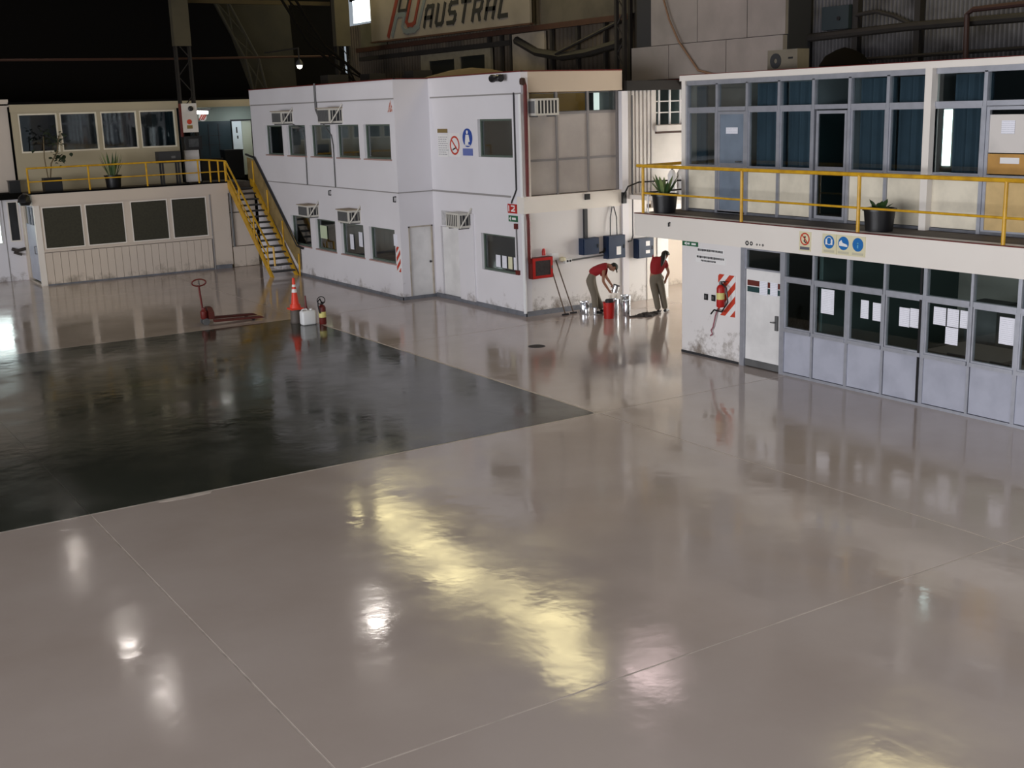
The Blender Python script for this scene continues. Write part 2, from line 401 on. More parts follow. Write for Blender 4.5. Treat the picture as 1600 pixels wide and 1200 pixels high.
# roof arches
for yb in (4, 14, 24, 34):
    b = MB(); pts = [(x, yb, roof_z(x) - 0.35) for x in xs]
    b.tube(pts, 0.14, 6); obj('roof_arch', b, M_BEAM, ceil)
for k, (pts) in enumerate(([(12.6, 46.5, 13.0), (15.0, 46.5, 11.3), (16.6, 46.5, 9.8), (17.3, 46.5, 8.4), (17.75, 46.5, 7.5), (18.0, 46.5, 6.2)],
                           [(15.0, 42.5, 12.5), (17.4, 42.5, 10.0), (18.2, 42.5, 8.7), (18.8, 42.5, 7.8), (19.6, 42.5, 7.2), (20.5, 42.5, 6.5)])):
    b = MB()
    for dx in (0, 0.55): b.tube([(p[0] + dx, p[1], p[2]) for p in pts], 0.05, 6)
    for (p, q) in zip(pts, pts[1:]):
        b.tube([p, (q[0] + 0.55, q[1], q[2])], 0.03, 5); b.tube([(p[0] + 0.55, p[1], p[2]), q], 0.03, 5)
    tag(obj('roof_truss', b, mat('dull_truss', (46, 42, 32), .8) if k == 0 else M_SOOT),
        ['faint curved lattice truss rising behind the far end of the central white block', 'dark curved lattice truss behind the roof of the central white block'][k], 'truss')
# skirt of dark netting hung from the first arch
tag(obj('netting_curtain', MB().add([(18.0, 46.7, 6.2), (17.3, 46.7, 8.4), (16.6, 46.7, 9.8), (15.0, 46.7, 11.3), (19.8, 46.9, 11.3), (20.0, 46.9, 6.2),
                                  (18.0, 46.73, 6.2), (17.3, 46.73, 8.4), (16.6, 46.73, 9.8), (15.0, 46.73, 11.3), (19.8, 46.93, 11.3), (20.0, 46.93, 6.2)],
                                 [(0, 1, 2, 3, 4, 5), (11, 10, 9, 8, 7, 6), (0, 6, 7, 1), (1, 7, 8, 2), (2, 8, 9, 3), (3, 9, 10, 4), (4, 10, 11, 5), (5, 11, 6, 0)]), mat('dark_netting', (40, 36, 26), 0.9, noise=0.5, scale=1.2)),
    'dim brown netting hung beside the curved truss above the staircase', 'netting')

# high bay lamps
LAMPS = [((8.50, 43.0), 'glowing hangar lamp hung over the far left of the green floor'), ((8.04, 34.7), 'glowing hangar lamp hung over the pallet truck side of the green floor'),
         ((7.93, 30.5), 'glowing hangar lamp hung over the back edge of the green floor'), ((14.8, 31.4), 'glowing hangar lamp hung near the step of the central white block'),
         ((19.5, 23.7), 'large glowing hangar lamp hung over the alley mouth')]
for k, ((x, y), lb) in enumerate(LAMPS):
    s = 2.6 if k == 4 else (1.25 if k == 3 else 0.8)
    t = thing('high_bay_lamp', lb, 'lamp', (x, y, 10.0), 'high bay lamps under the roof')
    obj('shade', MB().lathe((x, y, 10), [(0.32 * s, 0), (0.26 * s, 0.16 * s), (0.10 * s, 0.32 * s), (0.08 * s, 0.5 * s)], 14), M_GREY, t, True)
    obj('bulb', MB().lathe((x, y, 10), [(0.02, -0.07 * s), (0.2 * s, -0.05 * s), (0.28 * s, -0.003)], 14), M_BULB if k < 4 else mat('pink_lamp_glow', (255, 226, 226), .5, emit=9), t, True)
    obj('cord', MB().tube([(x, y, 10 + 0.5 * s), (x, y, roof_z(x))], 0.02, 5), M_BLACK, t)
t = thing('wall_lamp', 'tiny bright lamp glowing in the dark above the central block roof', 'lamp', (17.2, 40.0, 7.02))
obj('shade', MB().lathe((17.2, 40, 7.02), [(0.14, 0.0), (0.12, 0.1), (0.04, 0.2)], 12), M_DGREY, t, True)
obj('bulb', MB().lathe((17.2, 40, 7.02), [(0.02, -0.12), (0.08, -0.08), (0.1, 0.0)], 10), mat('small_bulb', (255, 250, 225), 0.5, emit=8), t, True)
obj('bracket', MB().tube([(17.2, 40, 7.2), (17.2, 40, 7.6), (17.2, 43.1, 7.6)], 0.025, 5), M_BEAM, t)

# columns along the back of the hangar
for k, (cx, lb) in enumerate(((14.2, 'tall box column standing behind the upper walkway of the low white office'), (20.45, 'tall box column beside the bright roof opening'))):
    t = thing('steel_column', lb, 'column', (cx, 43.35, 3.05))
    obj('upper_casing', box(cx - 0.3, cx + 0.3, 43.2, 43.5, 7.85, 12.3), M_COLB, t)
    b = MB()
    for dx in (-0.25, 0.25):
        for dy in (-0.1, 0.1): b.box(cx + dx - .035, cx + dx + .035, 43.35 + dy - .035, 43.35 + dy + .035, 3.05, 7.85)
    obj('lattice_chord', b, M_BEAM, t)
    b = MB(); z = 3.2; s = 1
    while z < 7.6:
        b.tube([(cx - .25 * s, 43.25, z), (cx + .25 * s, 43.25, z + .6)], 0.02, 5); z += .6; s = -s
    obj('lattice_brace', b, M_BEAM, t)
tag(obj('overhead_pipe', MB().tube([(4.0, 43.9, 7.42), (13.9, 43.9, 7.44), (20.4, 43.9, 7.52)], 0.045, 6), M_RUST), 'long thin rusty pipe crossing the dark wall above the upper offices', 'pipe')
tag(obj('overhead_beam', MB().box(14.7, 20.3, 43.9, 44.05, 9.38, 9.52), mat('ochre_beam', (60, 48, 20), 0.7, noise=0.4)), 'dull ochre beam running between the two tall box columns', 'beam')

# sign wall members (plane of the right wall)
t = thing('wall_truss', 'dark steel girder below the airline sign board', 'girder', (22.75, 38, 7.0))
obj('rail', box(22.68, 22.85, 28.6, 46.8, 7.78, 7.95), M_RUST, t)
obj('chord', box(22.66, 22.82, 35.0, 46.5, 7.42, 7.58), M_BEAM, t)
obj('brace', MB().tube([(22.7, 34.6, 7.55), (22.7, 33.4, 7.1), (22.7, 32.0, 6.9), (22.7, 30.6, 6.95), (22.7, 28.9, 7.15)], 0.14, 7), M_BEAM, t)
obj('brace', MB().tube([(22.6, 32.2, 7.0), (22.6, 28.9, 7.75)], 0.05, 6), M_BEAM, t)
for yy in (36.4, 35.6, 35.0, 32.6, 31.2, 29.8): obj('post', box(22.7, 22.8, yy - .05, yy + .05, 6.2, 7.8), M_BEAM, t)
t = thing('clerestory_window', 'dark two pane window in the sooty wall below the airline sign board', 'window', (22.7, 38.6, 6.5))
b = MB(); holewall(b, 'x', 22.66, 22.76, 36.2, 41.2, 6.3, 7.4, [(36.6, 38.3, 6.5, 7.2), (38.7, 40.6, 6.5, 7.15)]); obj('window_frame', b, mat('dull_frame', (104, 98, 86), 0.7, noise=.4), t)
for a, c in ((36.6, 38.3), (38.7, 40.6)): obj('pane', box(22.72, 22.74, a, c, 6.5, 7.2), mat('sooty_pane', (30, 31, 30), 0.3), t)
tag(obj('cladding_sheet', box(22.72, 22.8, 33.0, 34.9, 6.3, 7.75), mat('dusty_sheet', (132, 122, 108), 0.8, noise=.5, scale=1.5)), 'dusty pale sheet panel on the wall below the right half of the airline sign', 'panel')
tag(obj('cladding_sheet', box(22.74, 22.82, 44.2, 46.4, 7.95, 8.85), mat('dusty_sheet2', (84, 80, 64), 0.8, noise=.5, scale=1.5)), 'dull olive sheet panel left of the airline sign', 'panel')
tag(obj('cladding_sheet', box(22.76, 22.84, 28.4, 33.2, 7.95, 8.9), mat('dusty_sheet3', (74, 68, 58), 0.8, noise=.6, scale=1.2)), 'dim dusty sheet wall right of the airline sign', 'panel')
b = MB(); b.lathe((18.9, 31.3, 6.2), [(1.7, 0.0), (1.3, 0.14), (0.6, 0.30), (0.05, 0.36)], 16)
tag(obj('sand_heap', b, mat('tan_cover', (84, 66, 40), 0.9, noise=.5), None, True), 'low tan covered heap lying on the central block roof', 'heap')
b = MB()
for k in range(7):
    x = 18.2 + 0.55 * (k % 3); y = 33.6 + k * 1.05
    b.box(x, x + random.uniform(.5, 1.0), y, y + random.uniform(.5, .9), 6.24, 6.24 + random.uniform(.15, .45))
o = obj('roof_clutter', b, M_BEAM); o['kind'] = 'stuff'; tag(o, 'dark clutter lying on the roof of the central white block', 'clutter')

# airline sign
sg = thing('airline_sign', 'large aged sign board reading AUSTRAL high on the hangar wall', 'sign', (22.45, 39, 8.05))
obj('board', MB().prism([(33.35, 8.02), (44.75, 8.10), (44.75, 10.4), (33.35, 10.4)], 'x', 22.42, 22.5), M_BOARD, sg)
obj('sign_frame', MB().prism([(33.3, 7.96), (44.8, 8.04), (44.8, 8.10), (33.3, 8.02)], 'x', 22.38, 22.52), M_RUST, sg)
def letter(strokes, y_left, z0, wdt, hgt, sw, slant, m, name='letter', xf=22.41):
    b = MB()
    for s in strokes: b.stroke([(y_left - (u * wdt + v * slant), z0 + v * hgt) for u, v in s], sw, 'x', xf - .012, xf + .01)
    return obj(name, b, m, sg)
A_ = [[(0, 0), (0, .82), (.18, 1), (.95, 1), (.95, 0)], [(0, .42), (.95, .42)]]
U_ = [[(0, 1), (0, .12), (.15, 0), (.8, 0), (.95, .12), (.95, 1)]]
S_ = [[(.95, 1), (.15, 1), (0, .86), (0, .62), (.12, .52), (.82, .48), (.95, .38), (.95, .14), (.8, 0), (0, 0)]]
T_ = [[(-.05, 1), (1.0, 1)], [(.45, 1), (.45, 0)]]
R_ = [[(0, 0), (0, 1), (.8, 1), (.95, .86), (.95, .55), (.8, .42), (0, .42)], [(.62, .42), (.95, 0)]]
L_ = [[(0, 1), (0, 0), (.95, 0)]]
yl = 40.35
for s in (A_, U_, S_, T_, R_, A_, L_):
    letter(s, yl, 8.40 - (40.35 - yl) * 0.007, 0.50, 0.66, 0.145, 0.26, M_INK); yl -= 0.86
# monogram: nested outlines of an A and a U, drawn as strokes in the plane of the board
def mono(pts, wd, m, xf): obj('monogram', MB().stroke(pts, wd, 'x', xf - .012, xf + .01), m, sg)
mono([(43.24, 8.26), (42.22, 9.80)], .20, M_LOGO_R, 22.41)
mono([(42.90, 8.25), (42.52, 8.86), (42.36, 8.95), (41.86, 8.93), (42.05, 8.52), (41.94, 8.36), (41.70, 8.29), (41.10, 8.31), (40.82, 8.42), (40.05, 9.66)], .17, M_LOGO_G, 22.408)
mono([(41.20, 9.62), (41.72, 8.66), (41.60, 8.53), (41.26, 8.52), (41.07, 8.60), (40.50, 9.64)], .15, M_LOGO_R, 22.404)
mono([(42.30, 9.10), (41.66, 9.08), (41.36, 9.62)], .10, M_INK, 22.402); mono([(42.30, 9.10), (42.02, 9.62)], .10, M_INK, 22.40)

# dark lattice mast between sign wall and white penthouse
t = thing('lattice_mast', 'dark vertical lattice mast between the sign wall and the white upper box', 'mast', (22.3, 28.35, 0))
for dx in (0, .5):
    for dy in (-.18, .18): obj('chord', box(22.2 + dx - .05, 22.2 + dx + .05, 28.35 + dy - .05, 28.35 + dy + .05, 0, 11), M_BEAM, t)
b = MB(); z = 5.6; s = 1
while z < 10.8: b.tube([(22.2, 28.35 - .18 * s, z), (22.2, 28.35 + .18 * s, z + .4)], .025, 5); z += .4; s = -s
obj('brace', b, M_BEAM, t)

# ------------------------------------------------------------------ white upper box over the alley
pb = thing('upper_box', 'off-white windowless upper box behind the roof of the right office building', 'structure box', (22.4, 25, 6.0))
M_BOXP = mat('aged_box_panel', (134, 127, 122), 0.6, noise=0.35, scale=1.0)
for a, c in ((22.05, 24.1), (24.1, 26.4), (26.4, 28.05)): obj('lower_panel', box(22.35, 22.5, a + .012, c - .012, 6.02, 6.93), M_BOXP, pb)
for a, c in ((22.05, 23.4), (23.4, 25.3), (25.3, 27.25)): obj('upper_panel', box(22.42, 22.55, a + .012, c - .012, 6.95, 10.6), M_BOXP, pb)
obj('backing', box(22.52, 23.3, 22.05, 28.0, 6.0, 10.6), M_DGREY, pb)
obj('soffit', box(22.3, 23.3, 22.0, 28.1, 5.78, 6.0), M_DRED, pb)
tag(obj('hanging_cord', MB().tube([(22.3, 26.62, 8.3), (22.28, 26.3, 7.6), (22.28, 25.9, 7.0), (22.28, 25.4, 6.5), (22.28, 25.1, 6.2), (22.28, 24.4, 6.05)], 0.03, 5), mat('brown_cord', (112, 86, 66), 0.8)), 'brown cord slung down across the off-white upper box', 'cord')

# ------------------------------------------------------------------ central white block
bk = thing('office_block', 'white two storey office block in the middle with small square windows', 'building', (17, 31, 0))
UW = [(38.97, 40.50), (37.02, 38.58), (35.06, 36.63), (33.06, 34.65), (31.02, 32.72)]
LW = [(37.12, 38.75), (35.15, 36.70), (33.12, 34.73), (31.06, 32.73)]
X1, X2, YF = 15.96, 17.08, 25.9
b = MB(); holewall(b, 'x', X1, X1 + .18, 30.7, 41.75, 0, 5.74, [(a, c, 4.03, 5.02) for a, c in UW] + [(a, c, 1.03, 2.02) for a, c in LW]); obj('wall', b, M_WHITE, bk)
obj('parapet', box(X1 - .015, X1 + .2, 30.685, 41.75, 5.74, 6.24), M_WHITE, bk)
for a, c in UW: window(bk, 'x', X1, .10, a, c, 4.03, 5.02, M_WINF, M_GLASS)
for a, c in LW: window(bk, 'x', X1, .10, a, c, 1.03, 2.02, M_WINF, M_GLASS)
for a, c in UW: obj('window_sill', box(X1 - .03, X1 + .02, a - .04, c + .04, 3.99, 4.03), mat('reddish_sill', (168, 138, 130), 0.7), bk)
for a, c in LW: obj('window_sill', box(X1 - .03, X1 + .02, a - .04, c + .04, .99, 1.03), mat('reddish_sill', (168, 138, 130), 0.7), bk)
b = MB(); holewall(b, 'y', 30.7, 30.88, X1 + .18, X2, 0, 5.74, [(16.22, 17.02, 0.02, 2.12)]); obj('wall', b, M_WHITE, bk)
obj('parapet', box(X1 + .2, X2 + .18, 30.685, 30.88, 5.74, 6.24), M_WHITE, bk)
d = obj('door', box(16.26, 16.98, 30.74, 30.79, 0.03, 2.08), M_CLEAN, bk)
obj('handle', MB().lathe((16.92, 30.70, 1.05), [(.03, 0), (.035, .02), (.015, .035), (.015, .05)], 10, 'y'), M_DGREY, d)
b = MB(); b.box(16.22, 16.26, 30.69, 30.8, 0, 2.12); b.box(16.98, 17.02, 30.69, 30.8, 0, 2.12); b.box(16.22, 17.02, 30.69, 30.8, 2.08, 2.12); obj('door_frame', b, mat('weathered_frame', (176, 166, 152), .6, noise=.5), bk)
b = MB(); holewall(b, 'x', X2, X2 + .18, YF, 30.7, 0, 5.74, [(26.36, 28.06, 4.11, 5.10), (26.37, 28.08, 1.06, 2.06), (29.32, 30.32, .03, 2.1)]); obj('wall', b, M_WHITE, bk)
obj('parapet', box(X2 - .015, X2 + .2, YF - .02, 30.7, 5.74, 6.25), M_WHITE, bk)
window(bk, 'x', X2, .10, 26.36, 28.06, 4.11, 5.10, M_WINF, M_GLASS); window(bk, 'x', X2, .10, 26.37, 28.08, 1.06, 2.06, M_WINF, M_GLASS)
d = obj('door', box(X2 + .05, X2 + .1, 29.34, 30.30, .04, 2.08), M_CLEAN, bk)
obj('panel_cover', box(X2 - .05, X2, 28.42, 29.22, .1, 2.55), M_WHITE, bk)
b = MB(); b.box(X1 - .022, X1, 30.68, 41.7, 3.08, 3.11); b.box(X1 - .02, X2, 30.68, 30.7, 3.08, 3.11); b.box(X2 - .022, X2, 26.5, 30.68, 3.08, 3.13); b.box(X2 - .012, X2, YF, 30.6, 5.70, 5.74); b.box(X1 - .012, X1, 30.7, 41.7, 5.70, 5.74)
obj('ledge', b, M_SEAM, bk)
b = MB(); b.box(X1 - .02, X1, 30.68, 38.2, 0, .09); b.box(X1 - .02, X2 - .02, 30.68, 30.7, 0, .09); b.box(X2 - .02, X2, YF - .02, 30.68, 0, .12); b.box(X2 - .02, 20.3, YF - .02, YF, 0, .13); obj('skirting', b, M_SKIRT, bk)
b = MB(); b.box(X1 - .03, X1 + .05, 30.67, 41.75, 6.24, 6.27); b.box(X1, X2, 30.67, 30.72, 6.24, 6.27); b.box(X2 - .03, X2 + .05, YF - .03, 30.7, 6.25, 6.28); b.box(X2, 20.3, YF - .03, YF + .05, 6.25, 6.28); obj('coping', b, M_DRED, bk)
# front face
obj('wall', box(X2 + .18, 20.28, YF, YF + .18, 0, 2.69), M_WHITE2, bk)
obj('fascia', box(X2 - .015, 20.27, YF - .02, YF + .3, 2.69, 3.12), M_CREAM, bk)
obj('parapet', box(X2 + .2, 20.30, YF - .02, YF + .3, 5.74, 6.25), M_TANW, bk)
obj('corner_post', box(X2 + .181, X2 + .24, YF + .005, YF + .3, 3.12, 5.74), M_CREAM, bk)
M_FPAN = mat('greyed_front_panel', (172, 164, 158), .6, noise=.3, scale=1.2)
PX = [17.3, 18.25, 19.26, 20.22]
for a, c in zip(PX, PX[1:]):
    obj('panel', box(a + .025, c - .025, YF + .14, YF + .18, 3.14, 4.0), M_FPAN, bk); obj('panel', box(a + .025, c - .025, YF + .14, YF + .18, 4.05, 5.17), M_FPAN, bk)
b = MB()
for x in PX: b.box(x - .03, x + .03, YF + .11, YF + .2, 3.12, 5.74)
for z in (4.02, 5.2): b.box(17.3, 20.22, YF + .12, YF + .2, z - .03, z + .03)
obj('panel_frame', b, mat('grey_panel_frame', (128, 124, 124), .6), bk)
for k, (a, c) in enumerate(zip(PX, PX[1:])):
    fr = obj('window', frame_box(MB(), 'y', YF + .13, YF + .17, a + .03, c - .03, 5.23, 5.72, .02), M_GREY, bk); obj('pane', box(a + .05, c - .05, YF + .145, YF + .155, 5.25, 5.70), M_GLASS, fr)
obj('blind', box(17.36, 19.45, YF + .5, YF + .53, 5.15, 5.74), M_WOOD, bk)
obj('roof', MB().prism([(X1 + .1, 41.7), (X1 + .1, 30.8), (X2 + .1, 30.8), (X2 + .1, YF + .1), (20.28, YF + .1), (20.28, 41.7)], 'z', 6.1, 6.2), M_DIRT, bk)
obj('intermediate_floor', MB().prism([(X1 + .18, 41.7), (X1 + .18, 30.88), (X2 + .18, 30.88), (X2 + .18, YF + .2), (20.1, YF + .2), (20.1, 41.7)], 'z', 2.75, 3.0), M_ROOM, bk)
b = MB(); b.box(20.1, 20.28, YF + .3, 41.75, 0, 6.1); b.box(X1 + .18, 20.1, 41.57, 41.75, 0, 6.1); b.box(18.8, 18.9, 27, 41.5, .01, 2.75); b.box(18.8, 18.9, 27, 41.5, 3.0, 6.1); obj('inner_wall', b, M_ROOM, bk)

struct(obj('added_glow_sheet', box(19.9, 20.08, 26.6, 26.62, 5.15, 5.7), mat('pale_glow_sheet', (232, 240, 232), .5, emit=1.0)))  # glowing sheet added indoors; stands for a bright reflection in the pane
# things on the block: wall air conditioners
def ac(name, label, ax, face, u0, u1, z0, z1, out, strut=True, tray=True, louv_front=False, group='window air conditioners'):
    """ax 'x': wall plane x=face, box sticks out towards -x; 'y': wall y=face, sticks out towards -y"""
    def bx(b, o0, o1, a, c, s, e): return b.box(face - o1, face - o0, a, c, s, e) if ax == 'x' else b.box(a, c, face - o1, face - o0, s, e)
    loc = (face, (u0 + u1) / 2, z0) if ax == 'x' else ((u0 + u1) / 2, face, z0)
    t = thing(name, label, 'air conditioner', loc, group)
    obj('casing', bx(MB(), 0, out, u0, u1, z0, z1), M_ACW, t)
    # outer grille: recessed dark field, frame and fins
    g = obj('grille', bx(MB(), out, out + .006, u0 + .05, u1 - .05, z0 + .05, z1 - .05), M_COIL if not louv_front else M_DGREY, t)
    b = MB(); n = 12 if not louv_front else 6
    for k in range(n + 1):
        u = u0 + .05 + (u1 - u0 - .1) * k / n; bx(b, out + .006, out + .016, u - (.006 if not louv_front else .018), u + (.006 if not louv_front else .018), z0 + .05, z1 - .05)
    obj('fin', b, M_ACW if louv_front else M_GREY, g)
    # side louvres facing the camera
    if ax == 'x':
        s = obj('side_louvre', MB().box(face - out + .05, face - .04, u0 - .006, u0, z0 + .06, z1 - .06), M_DGREY, t)
        b = MB()
        for k in range(3): b.box(face - out + .05 + (out - .09) * (k + .5) / 3 - .006, face - out + .05 + (out - .09) * (k + .5) / 3 + .006, u0 - .016, u0 - .006, z0 + .06, z1 - .06)
        obj('louvre_blade', b, M_ACW, s)
        if strut: obj('strut', MB().tube([(face - out + .02, u0 - .03, z0 + .0), (face - .01, u0 - .03, z1 + .12)], .022, 6), M_ACW, t)
    else:
        s = obj('side_louvre', MB().box(u0 - .006, u0, face - out + .04, face - .04, z0 + .06, z1 - .06), M_COIL, t)
    if tray: obj('cover_tray', bx(MB(), -.0, out + .05, u0 - .03, u1 + .03, z1, z1 + .025), mat('weathered_tray', (158, 142, 120), .7, noise=.4), t)
    b = MB(); bx(b, 0, out * .9, u0 + .06, u0 + .1, z0 - .04, z0); bx(b, 0, out * .9, u1 - .1, u1 - .06, z0 - .04, z0); obj('bracket', b, M_GREY, t)
    return t
ac('air_conditioner', 'wall air conditioner nearest the staircase in the upper row of the white block', 'x', X1, 37.95, 38.75, 5.08, 5.47, .42)
ac('air_conditioner', 'second wall air conditioner from the staircase in the upper row of the white block', 'x', X1, 34.1, 34.95, 5.08, 5.52, .45)
ac('air_conditioner', 'wall air conditioner nearest the staircase in the lower row of the white block', 'x', X1, 36.35, 37.1, 2.1, 2.47, .40)
ac('air_conditioner', 'lower wall air conditioner above the window with two taped papers', 'x', X1, 33.25, 34.0, 2.1, 2.48, .42)
ac('air_conditioner', 'wall air conditioner with vertical fins beside the small wall plate by the step', 'x', X2, 28.55, 29.25, 2.17, 2.58, .42, True, False, True)
ac('air_conditioner', 'large finned air conditioner under the roof edge of the block front', 'y', YF + .1, 17.3, 18.02, 5.16, 5.58, .42, False, False, True)
tag(obj('wall_plate', MB().box(X2 - .02, X2, 29.35, 30.2, 2.14, 2.55), mat('grey_notice', (190, 188, 188), .6, noise=.5, scale=9)), 'faded grey notice plate beside the finned air conditioner', 'notice')
# conduits
def pipe(name, pts, r, m, label, cat='pipe', group=None): return tag(obj(name, MB().tube(pts, r, 7), m), label, cat, group)
pipe('drain_pipe', [(X1 - .05, 35.95, 6.3), (X1 - .05, 35.95, 5.5), (X1 - .05, 35.75, 5.25)], .035, M_GREY, 'short grey pipe bending down from the roof between upper air conditioners')
pipe('drain_hose', [(X1 - .03, 37.95, 5.05), (X1 - .03, 37.2, 4.9), (X1 - .03, 37.02, 4.6), (X1 - .03, 37.07, 3.1)], .018, M_GREY, 'thin drain hose running down between second and third upper windows')
pipe('drain_hose', [(X1 - .03, 35.5, 5.05), (X1 - .03, 34.95, 4.7), (X1 - .03, 34.86, 4.4), (X1 - .03, 34.88, 3.1)], .018, M_GREY, 'thin drain hose running down between third and fourth upper windows')
for (y, z, lb) in ((35.3, 2.92, 'small black hook bracket above the lower air conditioners'), (30.86, 2.92, 'small black hook bracket at the corner of the block step')):
    tag(obj('hook', MB().tube([(X1, y, z + .06), (X1 - .08, y, z + .06), (X1 - .08, y, z - .08), (X1 - .02, y, z - .08)], .022, 6), M_BLACK), lb, 'hook')
tag(obj('warning_triangle', MB().prism([(31.08, 5.35), (30.77, 5.37), (30.88, 5.68)], 'x', X1 - .015, X1), mat('hazard_print', (170, 80, 60), .6, noise=.9, scale=14, rgb2=(226, 220, 214))), 'small red striped triangle sign high on the block corner', 'sign')

def stripes_board(name, ax, face, u0, u1, z0, z1, label, pitch=.28, wdt=.14, cat='sign', th=.015):
    """white board with slanting red bands"""
    t = thing(name, label, cat, (face, (u0 + u1) / 2, z0))
    obj('board', box(face - th, face, u0, u1, z0, z1), M_WSIGN, t)
    z = z0 - (u1 - u0); b = MB(); f = face - th
    while z < z1:
        # band rising towards lower u (towards the right in view)
        poly = []
        for u, zz in ((u1, z), (u0, z + (u1 - u0)), (u0, z + (u1 - u0) + wdt), (u1, z + wdt)): poly.append([u, zz])
        # clip against z0..z1
        def clip(P, zl, up):
            out = []
            for i in range(len(P)):
                p, q = P[i], P[(i + 1) % len(P)]
                ip = (p[1] >= zl) if up else (p[1] <= zl); iq = (q[1] >= zl) if up else (q[1] <= zl)
                if ip: out.append(p)
                if ip != iq:
                    s = (zl - p[1]) / (q[1] - p[1]); out.append([p[0] + s * (q[0] - p[0]), zl])
            return out
        poly = clip(clip(poly, z0, True), z1, False) if poly else poly
        if len(poly) >= 3: b.prism(poly, 'x', f - .004, f)
        z += pitch
    obj('red_band', b, M_RING, t)
    return t
stripes_board('hazard_strip', 'x', X1, 30.74, 30.98, .82, 1.55, 'narrow red and white striped strip at the corner of the central block', .26, .13)
tag(obj('paper_notice', box(X1 - .012, X1, 30.92, 31.12, 1.56, 1.9), M_PAPER), 'white paper stuck above the narrow striped strip', 'paper')

def paper(label, x, y0, y1, z0, z1, axm='x', m=None, curl=0.01):
    """a sheet taped to a pane: slightly curled"""
    b = MB(); n = 4; vs = []; fs = []
    for i in range(n + 1):
        u = y0 + (y1 - y0) * i / n; o = curl * (1 - abs(2 * i / n - 1)) * .6 + (curl if i == 0 else 0)
        for z in (z0, z1): vs.append((x - o, u, z))
        for z in (z0, z1): vs.append((x - o - .002, u, z))
    for i in range(n):
        a = 4 * i; c = a + 4
        fs += [(a, a + 1, c + 1, c), (a + 2, c + 2, c + 3, a + 3), (a, c, c + 2, a + 2), (a + 1, a + 3, c + 3, c + 1)]
    fs += [(0, 2, 3, 1), (4 * n, 4 * n + 1, 4 * n + 3, 4 * n + 2)]
    return tag(obj('paper_notice', b.add(vs, fs), m or M_PAPER), label, 'paper')
GX = X1 + .095
paper('pale green paper taped in the second lower window of the block', GX, 36.0, 36.55, 1.38, 1.8, m=mat('pale_green_paper', (196, 208, 176), .8))
paper('left narrow paper of the pair in the third lower window of the block', GX, 34.02, 34.3, 1.2, 1.67)
paper('right narrow paper of the pair in the third lower window of the block', GX, 33.38, 33.66, 1.33, 1.78)
for k, (a, c) in enumerate(((27.25, 27.5), (26.94, 27.18), (26.66, 26.88), (26.42, 26.61))):
    paper(['first', 'second', 'third', 'fourth'][k] + ' from the left of four papers along the bottom of the block corner window', X2 + .095, a, c, 1.17, 1.5, m=mat('cream_paper', (216, 212, 180), .8) if k == 2 else None)
# safety signs on the second face
t = thing('rules_board', 'tall white rules board with a tan heading on the white block', 'sign', (X2, 29.95, 4.07))
obj('board', box(X2 - .015, X2, 29.66, 30.24, 4.07, 4.69), M_WSIGN, t)
obj('heading', box(X2 - .02, X2, 29.69, 30.23, 4.74, 4.85), M_TAN, t)
b = MB()
for k in range(9):
    z = 4.63 - k * .06; u = 30.2
    while u > 29.75: L = random.uniform(.05, .14); b.box(X2 - .017, X2 - .015, u - L, u, z - .012, z); u -= L + .03
obj('print', b, M_PRINT, t)
t = thing('no_smoking_sign', 'square no smoking sign with a red ring beside the rules board', 'sign', (X2, 29.3, 4.09))
obj('board', box(X2 - .015, X2, 29.0, 29.65, 4.09, 4.73), M_WSIGN, t)
obj('ring', MB().ring(29.29, 4.40, .21, .26, 'x', X2 - .022, X2 - .015), M_RING, t)
obj('slash', MB().stroke([(29.46, 4.55), (29.12, 4.25)], .045, 'x', X2 - .021, X2 - .015), M_RING, t)
obj('cigarette', MB().stroke([(29.40, 4.28), (29.22, 4.34)], .04, 'x', X2 - .0195, X2 - .015), M_INK, t)
t = thing('mandatory_sign', 'round blue safety sign with a white figure and blue caption plate', 'sign', (X2, 28.6, 4.13))
obj('disc', MB().disc(28.6, 4.61, .25, 'x', X2 - .016, X2), M_SBLUE, t)
b = MB(); b.disc(28.6, 4.76, .05, 'x', X2 - .02, X2 - .016, 14); b.prism([(28.68, 4.69), (28.52, 4.69), (28.47, 4.5), (28.55, 4.5), (28.55, 4.43), (28.72, 4.43), (28.72, 4.5)], 'x', X2 - .02, X2 - .016); b.box(X2 - .02, X2 - .016, 28.46, 28.74, 4.40, 4.425)
obj('figure', b, M_WSIGN, t)
obj('caption', box(X2 - .016, X2, 28.35, 28.86, 4.13, 4.32), M_SLABEL, t)
t = thing('flood_lamp', 'small black cylindrical floodlight under the block roof corner', 'lamp', (X2, 26.7, 6.13))
obj('body', MB().lathe((X2 - .22, 26.45, 6.12), [(.085, 0), (.1, .03), (.085, .08), (.075, .34), (.1, .38), (.1, .46)], 14, 'y'), M_BLACK, t, True)
obj('bracket', MB().tube([(X2, 26.68, 6.2), (X2 - .22, 26.68, 6.2), (X2 - .22, 26.68, 6.13)], .02, 6), M_BLACK, t)
